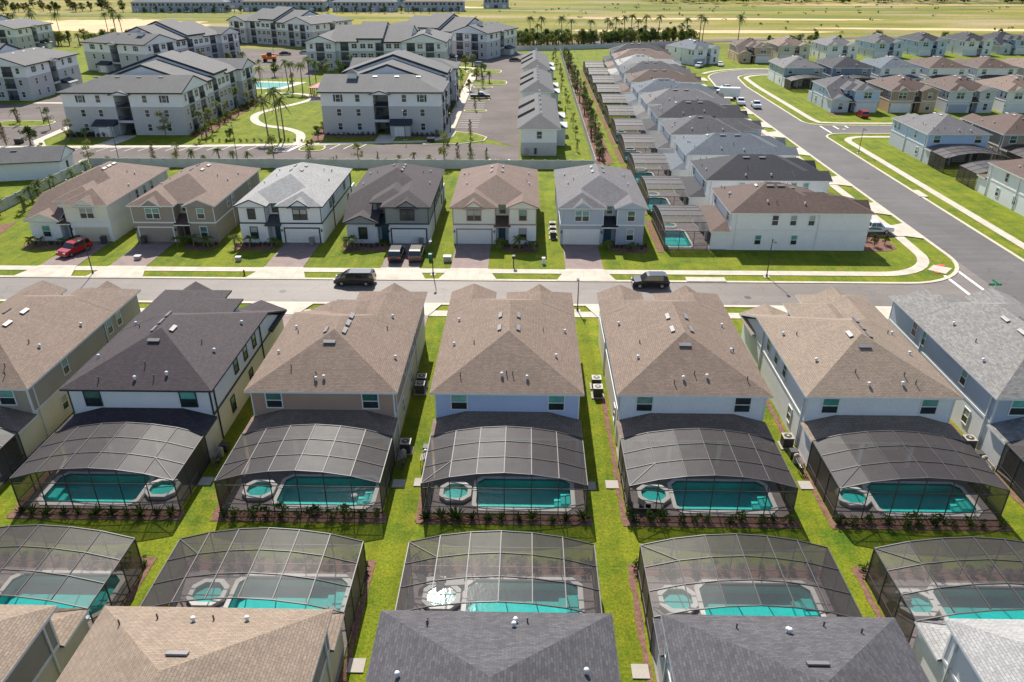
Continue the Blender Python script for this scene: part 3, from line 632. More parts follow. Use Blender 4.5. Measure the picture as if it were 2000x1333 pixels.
for k in range(5): bed([(83, 171.2 - 2.2), (88.5, 171.2 - 2.2), (88.5, 171.5), (83, 171.5)]) if k == 0 else None
bed([(77.8, 201.5), (81.5, 201.0), (81.5, 204), (77.8, 204)])
bed([(13.9, 150), (17.2, 150), (16.6, 330), (14.2, 330)])
bed([(-86.5, 104), (-79, 112), (-77.5, 104), (-80, 100)])
bed([(7.2, 341), (-20, 339), (-20, 346), (7.2, 348)]); bed([(14, 344), (80, 352), (80, 366), (14, 358)])
put('mulch_bed', MU.mesh('mulch_bed'), M_['mulch'], kind='structure')

# ---------------------------------------------------------------- house parts
def win_mesh(w, h, tr, dbl):
    m = MB(); f = 0.09
    m.box(-w / 2 - f, w / 2 + f, -0.07, 0, h, h + f); m.box(-w / 2 - f, w / 2 + f, -0.09, 0, -f, 0)
    m.box(-w / 2 - f, -w / 2, -0.07, 0, 0, h); m.box(w / 2, w / 2 + f, -0.07, 0, 0, h)
    m.box(-w / 2, w / 2, -0.055, 0, h / 2 - 0.035, h / 2 + 0.035)
    if dbl: m.box(-0.06, 0.06, -0.065, 0, 0, h)
    return m.mesh('window')
def pane_mesh(w, h): m = MB(); m.box(-w / 2, w / 2, -0.03, -0.002, 0, h); return m.mesh('pane')
WRND = random.Random(3)
def window(parent, x, y, z, w, h, rz=0.0, trim='white', dbl=False, dark=False):
    me = cached(('win', w, h, dbl), lambda: win_mesh(w, h, trim, dbl))
    o = put('window', me, trim if not isinstance(trim, str) else M_[trim], parent, (x, y, z), rz)
    pm = cached(('pane', w, h), lambda: pane_mesh(w, h / 2 - 0.035))
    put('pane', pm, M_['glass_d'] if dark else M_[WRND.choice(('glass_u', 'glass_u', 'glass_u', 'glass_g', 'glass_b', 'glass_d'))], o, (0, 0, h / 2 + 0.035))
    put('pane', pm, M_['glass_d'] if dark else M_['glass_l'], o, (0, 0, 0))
    return o
def vent_mesh():
    m = MB(); m.box(-0.52, 0.52, -0.17, 0.17, 0.05, 0.14); m.box(-0.48, 0.48, -0.13, 0.13, -0.1, 0.05); return m.mesh('roof_vent')
def pipe_mesh(): m = MB(); m.tube([(0, 0, -0.1), (0, 0, 0.36)], 0.045, 6); return m.mesh('vent_pipe')
def cap_mesh():
    m = MB(); m.tube([(0, 0, -0.1), (0, 0, 0.16)], 0.09, 8); m.ball((0, 0, 0.22), 0.15, 8, sz=0.8); return m.mesh('vent_cap', smooth=True)
def gdoor_mesh():
    m = MB()
    for r in range(4):
        for c in range(4): m.box(-2.38 + c * 1.19, -2.38 + c * 1.19 + 1.15, -0.05, 0.02, 0.03 + r * 0.53, 0.03 + r * 0.53 + 0.5)
    m.box(-2.42, 2.42, -0.03, 0.02, 0, 2.15); return m.mesh('garage_door')
def gframe_mesh():
    m = MB(); m.box(-2.6, -2.43, -0.06, 0, 0, 2.3); m.box(2.43, 2.6, -0.06, 0, 0, 2.3); m.box(-2.6, 2.6, -0.065, 0, 2.16, 2.34); return m.mesh('garage_frame')
PITCH = 0.417
M_['vent_g'] = plain('vent_metal', (0.22, 0.20, 0.195), 0.5, 0.5)
M_['vent_d'] = plain('vent_metal_dark', (0.13, 0.12, 0.12), 0.45, 0.6)
M_['pipe'] = plain('lead_pipe', (0.10, 0.09, 0.09), 0.6, 0.4)

def house_meshes(model, D, mx):
    lo, up, rf, tr = MB(), MB(), MB(), MB()
    H1, H2 = 2.95, 5.46
    if model == 'S':
        fp = [(-5.9, 0), (0.15, 0), (0.15, 1.7), (2.0, 1.7), (2.0, 0), (5.9, 0), (5.9, D), (-5.9, D)]
        lo.prism(fp, 0, H1); up.prism(fp, H1 + 0.001, H2)
        rf.hip(-6.3, 6.3, 1.2, D + 0.4, 5.5, PITCH)
        rf.hip(-6.314, 0.5, -0.4, 5.3, 5.512, PITCH, 'y', False, True)
        rf.hip(1.6, 6.314, -0.4, 5.3, 5.512, PITCH, 'y', True, True)
        rf.hip(-4.5, -1.3, -0.46, 2.2, 5.42, 0.66, 'y', True, True)
        up.box(-4.3, -1.5, -0.06, 0.0, 5.2, 5.46)
        tr.box(-5.95, 0.2, -0.05, 0.0, H1 - 0.1, H1 + 0.1); tr.box(1.95, 5.95, -0.05, 0.0, H1 - 0.1, H1 + 0.1)
        for x in (-5.93, 0.05, 2.0, 5.83): tr.box(x, x + 0.1, -0.04, 0.0, 0, H1 - 0.1) if False else tr.box(x, x + 0.1, -0.04, 0.0, H1 + 0.1, 5.3)
        pr = MB(); pr.face([(-0.1, -0.45, 2.75), (2.25, -0.45, 2.75), (2.0, 1.7, 3.75), (0.15, 1.7, 3.75)], 0); pr.box(-0.1, 2.25, -0.45, -0.35, 2.6, 2.75, 2); pr.face([(-0.1, -0.45, 2.75), (0.15, 1.7, 3.75), (0.15, 1.7, 2.7), (-0.1, -0.35, 2.7)], 2); pr.face([(2.25, -0.45, 2.75), (2.25, -0.35, 2.7), (2.0, 1.7, 2.7), (2.0, 1.7, 3.75)], 2); pr.box(0.15, 2.0, -0.3, 1.7, 2.6, 2.7, 2)
    else:
        lo.prism([(-5.9, 0), (-1.5, 0), (-1.5, 1.7), (0.1, 1.7), (0.1, 0), (5.9, 0), (5.9, D), (-5.9, D)], 0, H1)
        up.prism([(-5.9, 5.4), (-2.3, 5.4), (-2.3, 2.2), (-0.3, 2.2), (-0.3, 0), (5.9, 0), (5.9, D), (-5.9, D)], H1 + 0.001, H2)
        rf.hip(-6.3, 6.3, 5.0, D + 0.4, 5.5, PITCH)
        rf.hip(-0.8, 6.314, -0.4, 9.5, 5.512, PITCH, 'y', False, True)
        rf.hip(-2.75, 3.5, 1.75, 8.5, 5.506, PITCH, 'y', False, True)
        rf.hip(1.2, 4.6, -0.46, 2.2, 5.42, 0.62, 'y', True, True)
        # long slope sweeping down over the single-storey wing
        z0 = 5.5 - 5.4 * PITCH; T = 0.17
        a = [(-6.3, -0.4, z0), (-1.2, -0.4, z0), (-1.2, 5.0, 5.5), (-6.3, 5.0, 5.5)]
        rf.face(a, 0); b = [(x, y, z - T) for x, y, z in a]
        rf.face(b[::-1], 2)
        for i in range(4): j = (i + 1) % 4; rf.face([b[i], b[j], a[j], a[i]], 2)
        up.face([(-5.9, 0.2, H1), (-5.9, 5.4, H1), (-5.9, 5.4, 5.4)], 0); up.face([(-1.5, 0.2, H1), (-1.5, 5.4, H1), (-1.5, 5.4, 5.4)], 0)
        rf.hip(-6.32, -1.1, -0.55, 4.6, 3.25, PITCH, 'y', True, True)
        up.box(-5.9, -1.5, 0.0, 0.2, H1, 3.3)
        tr.box(-5.95, -1.45, -0.05, 0.0, H1 - 0.1, H1 + 0.1); tr.box(0.05, 5.95, -0.05, 0.0, H1 - 0.1, H1 + 0.1)
        for x in (-0.3, 5.83): tr.box(x, x + 0.1, -0.04, 0.0, H1 + 0.1, 5.3)
        pr = MB(); pr.face([(-1.75, -0.35, 2.75), (0.25, -0.35, 2.75), (0.1, 2.2, 3.8), (-1.5, 2.2, 3.8)], 0); pr.box(-1.75, 0.25, -0.35, -0.25, 2.6, 2.75, 2); pr.box(-1.5, 0.1, -0.25, 1.7, 2.6, 2.7, 2); pr.face([(-1.75, -0.35, 2.75), (-1.5, 2.2, 3.8), (-1.5, 2.2, 2.7), (-1.75, -0.25, 2.7)], 2); pr.face([(0.25, -0.35, 2.75), (0.25, -0.25, 2.7), (0.1, 2.2, 2.7), (0.1, 2.2, 3.8)], 2)
    # bands round the sides and back
    tr.box(-5.95, -5.9, 0.05, D, H1 - 0.1, H1 + 0.1); tr.box(5.9, 5.95, 0.05, D, H1 - 0.1, H1 + 0.1)
    for x in (-5.94, 5.84): tr.box(x, x + 0.1, D, D + 0.05, H1, 5.3)
    for x in (-5.95, 5.90): tr.box(x, x + 0.05, D - 0.1, D, H1 + 0.1, 5.3)
    # covered patio at the back: hipped lean-to roof, side walls, posts
    la = MB(); zt = 3.55; e = 6.15
    A = [(-e, D + 0.004, 2.78), (-e, D + 2.75, 2.78), (e, D + 2.75, 2.78), (e, D + 0.004, 2.78)]; P, Q = (-e + 2.75, D + 0.004, zt), (e - 2.75, D + 0.004, zt)
    la.face([A[1], P, A[0]][::-1], 0); la.face([A[2], Q, P, A[1]], 0); la.face([A[3], Q, A[2]], 0)
    B = [(x, y, z - 0.17) for x, y, z in A]
    for i in range(3): la.face([B[i + 1], B[i], A[i], A[i + 1]], 2)
    la.face(B, 2)
    lo.box(-5.9, -5.65, D, D + 2.55, 0, 2.6) ; lo.box(5.65, 5.9, D, D + 2.55, 0, 2.6)
    col = MB()
    for x in (-2.1, 1.9): col.box(x, x + 0.32, D + 2.2, D + 2.52, 0, 2.61)
    sl = MB(); sl.box(-3.6, -0.2, D, D + 0.06, 0.1, 2.35); sl.box(2.4, 4.6, D, D + 0.06, 0.1, 2.35)
    ms = dict(lo=lo, up=up, rf=rf, tr=tr, pr=pr, la=la, col=col, sl=sl)
    for k, m in ms.items():
        if mx < 0: m.mirror()
    return {k: m.mesh(n, slots=3 if k in ('rf', 'pr', 'la') else 1) for (k, m), n in zip(ms.items(), ('wall', 'wall', 'roof', 'band', 'porch_roof', 'patio_roof', 'column', 'sliding_door'))}

def house(label, model, x, y, rz, mx, D, roof, low, upw, trim='white', sides='fblr', gdoor='white', door='dark_door', lanai=True, vents=True, dblw=True, cat='house', group=None, seed=0, darkporch=None, porchwall=None):
    ms = cached(('house', model, D, mx), lambda: house_meshes(model, D, mx))
    t = thing('two_storey_house', label, cat, (x, y, 0), rz, group)
    tm = M_[trim] if trim in M_ else WL[trim]; rm = RF[roof]
    put('lower_wall', ms['lo'], WL[low], t); put('upper_wall', ms['up'], WL[upw], t)
    put('roof', ms['rf'], [rm, WL[upw], tm], t); put('band', ms['tr'], tm, t)
    pr = RF[darkporch] if darkporch else rm
    if 'f' in sides:
        put('porch_roof', ms['pr'], [pr, tm, M_['white'] if trim == 'white' else tm], t)
        gx = -2.9 if model == 'S' else 3.0
        gm = cached('gdoor', gdoor_mesh); put('garage_door', gm, M_[gdoor] if gdoor in M_ else WL[gdoor], t, (gx * mx, -0.01, 0))
        put('garage_frame', cached('gframe', gframe_mesh), tm, t, (gx * mx, 0, 0))
        dm = cached('door', lambda: (lambda m: (m.box(-0.5, 0.5, -0.05, 0, 0, 2.1), m.mesh('front_door'))[1])(MB()))
        put('front_door', dm, M_[door], t, ((1.0 if model == 'S' else -0.7) * mx, 1.69, 0.02))
        if model == 'S':
            window(t, -2.9 * mx, 0, 3.55, 1.9, 1.45, 0, tm, True); window(t, 4.0 * mx, 0, 3.6, 0.95, 1.4, 0, tm); window(t, 4.0 * mx, 0, 0.75, 0.95, 1.6, 0, tm); window(t, 1.1 * mx, 1.7, 4.1, 0.75, 1.1, 0, tm)
        else:
            window(t, 2.9 * mx, 0, 3.55, 1.9, 1.45, 0, tm, True); window(t, -3.6 * mx, 0, 0.75, 1.1, 1.6, 0, tm); window(t, -1.3 * mx, 2.2, 4.0, 0.75, 1.1, 0, tm)
        lm = cached('sconce', lambda: (lambda m: (m.box(-0.08, 0.08, -0.16, 0, 0, 0.32), m.mesh('wall_lamp'))[1])(MB()))
        for q in (-2.85, 2.85): put('wall_lamp', lm, M_['black'], t, ((gx + q) * mx, -0.001, 1.75)) if abs(gx + q) < 5.85 else None
    if 'b' in sides:
        for q in (-4.05, 3.95): window(t, q * mx, D, 3.78, 1.25, 1.34, math.pi, tm)
    rs = random.Random(seed)
    dsm = cached('downspout', lambda: (lambda m: (m.box(-0.05, 0.05, -0.05, 0.05, 0.1, 5.35), m.mesh('downspout'))[1])(MB()))
    for sx in (-1, 1): put('downspout', dsm, tm, t, (sx * 5.97, D - 0.7, 0)); put('downspout', dsm, tm, t, (sx * 5.97, 7.0, 0))
    if 'l' in sides:
        ys = (D - 15.5, D - 13.6, D - 5.5) if model == 'S' else (D - 11, D - 8.5, D - 6)
        for q in ys: window(t, -5.9, q, 3.7, 0.8, 1.35, -math.pi / 2, tm)
        window(t, -5.9, D - 4, 0.9, 0.8, 1.3, -math.pi / 2, tm); window(t, -5.9, D - 9, 0.9, 0.8, 1.3, -math.pi / 2, tm)
    if 'r' in sides:
        ys = (D - 14.5, D - 12.6, D - 5.0) if model == 'S' else (D - 11, D - 8.5, D - 6)
        for q in ys: window(t, 5.9, q, 3.7, 0.8, 1.35, math.pi / 2, tm)
        window(t, 5.9, D - 3.2, 0.9, 0.8, 1.3, math.pi / 2, tm)
    if lanai:
        o = put('patio_roof', ms['la'], [rm, tm, tm], t); put('column', ms['col'], WL[low], t); put('sliding_door', ms['sl'], M_['glass_d'], t)
    if vents:
        vm = cached('vent', vent_mesh); pm = cached('pipe', pipe_mesh); cm = cached('cap', cap_mesh); an = math.atan(PITCH)
        vg = M_['vent_d'] if roof in ('dark', 'black', 'slate') and rs.random() < 0.3 else M_['vent_g']
        zr = 5.5 + 6.3 * PITCH; yr = D + 0.4
        def on(xx, yy):           # height of the main hip above a plan point
            return 5.5 + PITCH * min(6.3 - abs(xx), yr - yy, yy - (1.2 if model == 'S' else 5.0))
        ridge = [(-1, yr - 7.4), (1, yr - 7.4), (-1, yr - 10.0), (1, yr - 10.0)] if model == 'S' else [(1, yr - 6.6), (1, yr - 8.1), (1, yr - 9.6), (-1, yr - 6.7)] if D > 17 else [(1, yr - 6.4), (-1, yr - 6.4)]
        for sx, yy in ridge:
            xx = sx * 0.8 * mx; _vent(t, vm, vg, xx, yy, on(xx, yy), 'x', an)
        if model == 'L' or seed % 2 == 0: _vent(t, vm, vg, 0.15, yr - 4.9, on(0.15, yr - 4.9), 'y', an)
        for i in range(3):
            xx = rs.uniform(-4.6, 4.6); yy = yr - rs.uniform(0.9, 2.6); put('vent_pipe', pm, M_['pipe'], t, (xx, yy, on(xx, yy)))
        for i in range(2):
            xx = rs.uniform(-2.5, 2.2) ; yy = yr - rs.uniform(1.0, 1.9); put('vent_cap', cm, M_['white'], t, (xx, yy, on(xx, yy)))
        for sx in (-1, 1):
            for yy in (D - rs.uniform(4, 7), D - rs.uniform(9, 12)):
                xx = sx * rs.uniform(4.0, 5.4); put('vent_cap' , cm, M_['white'], t, (xx, yy, on(xx, yy)))
            yy = D - rs.uniform(5, 10); xx = sx * rs.uniform(3.0, 4.6); put('vent_pipe', pm, M_['pipe'], t, (xx, yy, on(xx, yy)))
    return t
def _vent(t, vm, mat, x, y, z, ax, an):
    o = put('roof_vent', vm, mat, t)
    if ax == 'x': mtx = Matrix.Rotation(an if x > 0 else -an, 4, 'Y') @ Matrix.Rotation(math.pi / 2, 4, 'Z')
    else: mtx = Matrix.Rotation(-an, 4, 'X')
    o.matrix_local = Matrix.Translation((x, y, z)) @ mtx
    return o

# ---------------------------------------------------------------- screen enclosure and pool
EW, ED = 6.1, 6.05
EX = [-6.1, -4.0, -2.0, 0.0, 2.0, 4.0, 6.1]; EZ = [2.8, 3.4, 3.72, 3.85, 3.72, 3.4, 2.8]
EYS = [0.0, -2.02, -4.04, -ED]
def encl_meshes(mx):
    out = []
    def one(n, fn):
        m = MB(); fn(m)
        if mx < 0: m.mirror()
        out.append((n, m.mesh(n)))
    for x, z in zip(EX, EZ): one('roof_beam', lambda m: m.beam((x, 0.02, z), (x, -ED, z), 0.06, 0.09))
    for j, y in enumerate(EYS):
        def f(m):
            for i in range(6): m.beam((EX[i], y, EZ[i] + 0.012), (EX[i + 1], y, EZ[i + 1] + 0.012), 0.05 if j in (1, 2) else 0.06, 0.08)
        one('purlin', f)
    for i, (x, z) in enumerate(zip(EX, EZ)): one('post', lambda m: m.beam((x, -ED, 0.05), (x, -ED, z - 0.05), 0.06 if 0 < i < 6 else 0.075))
    for sx in (-1, 1):
        for y in EYS[:3]: one('post', lambda m: m.beam((sx * EW, y - (0.05 if y == 0 else 0), 0.05), (sx * EW, y - (0.05 if y == 0 else 0), 2.75), 0.07))
    for z in (0.75, 2.45): one('rail', lambda m: m.beam((-EW, -ED - 0.01, z), (EW, -ED - 0.01, z), 0.05, 0.06))
    for sx in (-1, 1):
        for z in (0.75, ): one('rail', lambda m: m.beam((sx * EW, 0, z), (sx * EW, -ED, z), 0.05, 0.06))
    one('brace', lambda m: m.beam((EX[0], -ED, EZ[0] + 0.02), (EX[1], EYS[2], EZ[1] + 0.02), 0.06, 0.07))
    scr = []
    def pan(pts):
        m = MB(); m.face(pts, 0)
        if mx < 0: m.mirror()
        scr.append(m.mesh('screen_panel'))
    for i in range(6):
        for j in range(3): pan([(EX[i], EYS[j + 1], EZ[i]), (EX[i + 1], EYS[j + 1], EZ[i + 1]), (EX[i + 1], EYS[j], EZ[i + 1]), (EX[i], EYS[j], EZ[i])])
    for i in range(6):
        x0, x1 = EX[i], EX[i + 1]
        pan([(x0, -ED, 0.08), (x1, -ED, 0.08), (x1, -ED, 0.75), (x0, -ED, 0.75)])
        pan([(x0, -ED, 0.75), (x1, -ED, 0.75), (x1, -ED, 2.45), (x0, -ED, 2.45)])
        pan([(x0, -ED, 2.45), (x1, -ED, 2.45), (x1, -ED, EZ[i + 1]), (x0, -ED, EZ[i])])
    for sx in (-EW, EW):
        for j in range(3): pan([(sx, EYS[j + 1], 0.08), (sx, EYS[j], 0.08), (sx, EYS[j], 2.8), (sx, EYS[j + 1], 2.8)])
    return out, scr
def enclosure(who, x, y, rz, mx, group):
    fr, sc = cached(('encl', mx), lambda: encl_meshes(mx))
    t = thing('screen_enclosure', 'screen enclosure behind ' + who, 'pool enclosure', (x, y, 0), rz, group)
    for n, me in fr: put(n, me, M_['bronze'], t)
    for me in sc: put('screen_panel', me, M_['screen'], t)
    return t
def octo(x0, x1, y0, y1, c): return [(x0 + c, y0), (x1 - c, y0), (x1, y0 + c), (x1, y1 - c), (x1 - c, y1), (x0 + c, y1), (x0, y1 - c), (x0, y0 + c)]
def pool_meshes(mx):
    d = {}
    dk = MB(); hole = [(-2.35, 5.22, -5.6, -1.75)]
    for a in rect_minus((-6.05, 6.05, -ED, 2.65), hole): dk.box(a[0], a[1], a[2], a[3], 0.0, 0.12)
    d['deck'] = dk
    # pool surround filling the rectangle down to the octagonal water edge
    cp = MB(); tl = MB(); inn = octo(-2.2, 5.05, -5.42, -1.9, 0.5)
    o2 = octo(-2.5, 5.38, -5.78, -1.62, 0.62)
    for i in range(8):
        j = (i + 1) % 8; cp.face([(*o2[i], 0.17), (*o2[j], 0.17), (*inn[j], 0.17), (*inn[i], 0.17)], 0)
        tl.face([(*inn[i], 0.168), (*inn[j], 0.168), (*inn[j], -0.06), (*inn[i], -0.06)], 0); cp.face([(*o2[j], 0.17), (*o2[i], 0.17), (*o2[i], 0.0), (*o2[j], 0.0)], 0)
    d['coping'] = cp; d['tile_line'] = tl
    ck = MB()                                        # deck corners outside the octagon
    for sx0, sx1, sy0, sy1 in ((-2.35, -1.35, -5.6, -4.6), (4.22, 5.22, -5.6, -4.6), (-2.35, -1.35, -2.75, -1.75), (4.22, 5.22, -2.75, -1.75)):
        cxm = sx0 if sx0 < 0 else sx1; cym = sy0 if sy0 < -4 else sy1
        ck.face([(cxm, cym, 0.12), (cxm + (0.75 if cxm < 0 else -0.75), cym, 0.12), (cxm, cym + (0.75 if cym < -4 else -0.75), 0.12)][:: 1 if (cxm < 0) == (cym < -4) else -1], 0)
    d['deck_corner'] = ck
    bs = MB(); bs.face([(*p, -0.75) for p in inn], 0)
    for i in range(8): j = (i + 1) % 8; bs.face([(*inn[j], 0.0), (*inn[i], 0.0), (*inn[i], -0.75), (*inn[j], -0.75)][::-1], 0)
    bs.box(4.3, 5.03, -4.5, -3.1, -0.75, -0.15); bs.box(3.8, 4.3, -4.5, -3.1, -0.75, -0.42)
    d['basin'] = bs
    wt = MB(); wt.sheet(inn, 0.06); d['water'] = wt
    sp = MB(); so = octo(-5.05, -2.6, -4.95, -2.65, 0.6); si = octo(-4.75, -2.9, -4.65, -2.95, 0.48)
    for i in range(8):
        j = (i + 1) % 8; sp.face([(*so[i], 0.42), (*so[j], 0.42), (*si[j], 0.42), (*si[i], 0.42)], 0)
        sp.face([(*so[j], 0.42), (*so[i], 0.42), (*so[i], 0.1), (*so[j], 0.1)][::-1] if False else [(*so[i], 0.1), (*so[j], 0.1), (*so[j], 0.42), (*so[i], 0.42)], 0); sp.face([(*si[i], 0.42), (*si[j], 0.42), (*si[j], 0.14), (*si[i], 0.14)], 0)
    d['spa_wall'] = sp
    sb = MB(); sb.sheet(si, 0.15); d['spa_floor'] = sb
    sw = MB(); sw.sheet(si, 0.34); d['spa_water'] = sw
    for m in d.values():
        if mx < 0: m.mirror()
    return {k: m.mesh(k) for k, m in d.items()}
def pool(who, x, y, rz, mx, group):
    ms = cached(('pool', mx), lambda: pool_meshes(mx))
    t = thing('swimming_pool', 'turquoise pool with spa behind ' + who, 'swimming pool', (x, y, 0), rz, group)
    put('deck', ms['deck'], M_['deck'], t); put('deck_corner', ms['deck_corner'], M_['deck'], t); put('coping', ms['coping'], M_['coping'], t); put('tile_line', ms['tile_line'], M_['tile'], t)
    put('basin', ms['basin'], M_['basin'], t); put('water', ms['water'], M_['water'], t)
    put('spa_wall', ms['spa_wall'], M_['coping'], t); put('spa_floor', ms['spa_floor'], M_['basin'], t); put('spa_water', ms['spa_water'], M_['water'], t)
    return t

# ---------------------------------------------------------------- the pool-side row
WHO = {}
crow = {  # k: (model, mirror, roof, lower, upper, trim, who)
 -3: ('S', 1, 'tan', 'cream', 's_khaki', 'white', 'the khaki house at the left edge'),
 -2: ('L', -1, 'dark', 'cream', 's_white', 'navy', 'the charcoal-roofed white house'),
 -1: ('L', 1, 'tan', 'beige', 's_tan', 'white', 'the tan-sided house, left of the blue house'),
 0: ('S', 1, 'tan', 'lightgrey', 's_blue', 'white', 'the blue-sided house in the middle of the row'),
 1: ('S', 1, 'tan', 'cream', 'white', 'white', 'the plain white house, right of the blue house'),
 2: ('L', 1, 'sandy', 'white', 'white', 'white', 'the white house with sand-brown roof'),
 3: ('S', -1, 'grey', 'white', 's_bluegrey', 'white', 'the blue-grey house with speckled grey roof'),
}
# rows are placed by their front wall; rz = pi turns the front to +Y
for k, (mo, mx, rf, lo, up, tr, who) in crow.items():
    WHO[('C', k)] = who
    mm = -mx if mo == 'L' else mx
    house(who.replace('the ', 'two-storey ', 1), mo, CX(k), C_REAR + C_D, math.pi, {-2: 1, -1: -1, 2: -1}.get(k, mx) if mo == 'L' else mx, C_D, rf, lo, up, tr, sides='blr', seed=k + 11, group='houses of the pool-side row')
arow = {-3: ('L', 1, 'brown', 'beige', 's_khaki', 'the brown-roofed house at bottom left corner'), -2: ('S', 1, 'sandy', 'beige', 'khaki', 'the sand-roofed house at bottom left'), -1: ('S', 1, 'sandy', 'beige', 'khaki', 'the sandy-roofed house left of bottom centre'),
        0: ('S', 1, 'slate', 'lightgrey', 'bluegrey', 'the slate-roofed house at bottom centre'), 1: ('S', -1, 'slate', 'lightgrey', 's_white', 'the slate-roofed house right of bottom centre'), 2: ('L', -1, 'pale', 'white', 's_white', 'the pale-roofed house at bottom right corner')}
for k, (mo, mx, rf, lo, up, who) in arow.items():
    WHO[('A', k)] = who
    house(who.replace('the ', 'two-storey ', 1) + ', seen from above', mo, CX(k), A_REAR - C_D, 0.0, mx, C_D, rf, lo, up, 'white', sides='lr', seed=k + 31, group='houses along the bottom edge')
# ---------------------------------------------------------------- the row across the street
brow = {  # k: model, mirror, roof, low, up, trim, garage door, door, porch roof, who
 -4: ('L', 1, 'brown', 'white', 's_cream', 'white', 'beige', 'dark_door', 'umber', 'white house with brown roof and low left wing, leftmost across the street'),
 -3: ('S', 1, 'brown', 'greige', 's_greige', 'white', 'greige', 'dark_door', 'umber', 'greige house with white window trim across the street, second from left'),
 -2: ('S', -1, 'pale', 'white', 's_white', 'navy', 'white', 'teal_door', 'slate', 'white house with pale grey roof and navy trim across the street'),
 -1: ('L', 1, 'dark', 'lightgrey', 's_grey', 'navy', 'white', 'teal_door', 'black', 'dark grey house with charcoal roof and two SUVs in its driveway'),
 0: ('S', 1, 'brown', 'white', 's_cream', 'tan', 'white', 'teal_door', 'umber', 'cream house with brown roof and teal door across the street'),
 1: ('S', 1, 'mid', 'bluegrey', 's_bluegrey', 'white', 'white', 'teal_door', 'black', 'pale blue-grey house with grey roof, rightmost facing the street'),
}
for k, (mo, mx, rf, lo, up, tr, gd, dr, dp, who) in brow.items():
    WHO[('B', k)] = who
    house('two-storey ' + who, mo, BX(k), 103.5, 0.0, mx, 20.2, rf, lo, up, tr, sides='fr' if k < 0 else 'f', gdoor=gd, door=dr, lanai=False, seed=k + 50, darkporch=dp, group='houses across the street')
    if k in (-2,):
        pass
# ---------------------------------------------------------------- the column along the side street
drow = [('umber', 'white', 'white', 'corner white house with umber roof beside the side street'), ('black', 'white', 's_white', 'black-roofed house next to the corner house'), ('bluegrey', 'white', 's_white', 'blue-grey-roofed house third from the corner'),
        ('slate', 'lightgrey', 's_white', 'slate-roofed house fourth from the corner'), ('black', 'white', 's_white', 'black-roofed house fifth from the corner'), ('mid', 'white', 'white', 'grey-roofed house sixth from the corner'),
        ('bluegrey', 'white', 's_white', 'blue-grey-roofed house seventh from the corner'), ('umber', 'white', 'white', 'brown-roofed house eighth from the corner'), ('slate', 'white', 'white', 'slate-roofed house ninth from the corner'),
        ('pale', 'white', 'white', 'pale-roofed house tenth from the corner'), ('brown', 'cream', 'white', 'brown-roofed house eleventh from the corner'), ('black', 'white', 's_white', 'black-roofed house at the far end of the side-street column')]
for k, (rf, lo, up, who) in enumerate(drow):
    WHO[('D', k)] = 'the ' + who
    house('two-storey ' + who, 'S' if k % 3 else 'L', 47.4 + (0.5 * max(0, k - 8)) ** 1.3, DY(k) + 5.9, math.pi / 2, 1 if k in (3, 4, 7) else -1, 19.0, rf, lo, up, 'white', sides='bl', seed=k + 70, group='houses in a column along the side street')
# ---------------------------------------------------------------- the block right of the side street
EXc = lambda k: 84.7 + 14.7 * k
E_SETS = []
house('white house cut by the right edge, screen panel on its side', 'S', EXc(0), 114.2, 0.0, 1, 16.0, 'umber', 'white', 'white', 'white', sides='l', seed=91, group='houses right of the side street')
for k, (rf, lo, up, lab) in enumerate([('mid', 'lightgrey', 's_sky', 'pale blue house with grey roof beside the side street junction'), ('umber', 'greige', 'khaki', 'greige house with umber roof right of the pale blue house')]):
    WHO[('E1', k)] = 'the ' + lab
    house(lab, 'S', EXc(k), 168.8, math.pi, 1 if k else -1, 16.0, rf, lo, up, 'white', sides='br', seed=k + 95, group='houses right of the side street')
for k, (mo, rf, lo, up, gd, lab) in enumerate([('L', 'slate', 'lightgrey', 's_sky', 'white', 'sky-blue corner house with slate roof and white garage'), ('S', 'umber', 'peach', 'tan', 'white', 'tan and peach house next to the sky-blue corner house'), ('S', 'umber', 'lightgrey', 'lightgrey', 'bluegrey', 'light grey house with grey garage door'),
                                              ('S', 'brown', 'white', 's_white', 'white', 'white house with brown roof near the right edge'), ('L', 'pale', 'white', 'white', 'white', 'white house with pale roof at the right edge')]):
    house('two-storey ' + lab, mo, EXc(k), 204.6, 0.0, 1 if k != 0 else 1, 16.0, rf, lo, up, 'white', sides='fl', gdoor=gd, lanai=False, seed=k + 100, group='houses facing the cross street')
for k, (rf, lo, up, lab) in enumerate([('mid', 'white', 's_seafoam', 'seafoam house with grey roof at the street bend'), ('black', 'slate', 'slate', 'slate-blue house with black roof beside the seafoam house'), ('bluegrey', 'white', 'white', 'white house with blue-grey roof behind the tan house'),
                                      ('umber', 'white', 'white', 'white house with umber roof, fourth from the bend'), ('umber', 'white', 's_white', 'white house with umber roof, fifth from the bend'), ('brown', 'beige', 'beige', 'beige house with brown roof, sixth from the bend')]):
    WHO[('E3', k)] = 'the ' + lab
    house('two-storey ' + lab, 'S', EXc(k), 263.2, math.pi, -1 if k % 2 else 1, 16.0, rf, lo, up, 'white', sides='br', seed=k + 110, group='houses backing onto the cross street row')
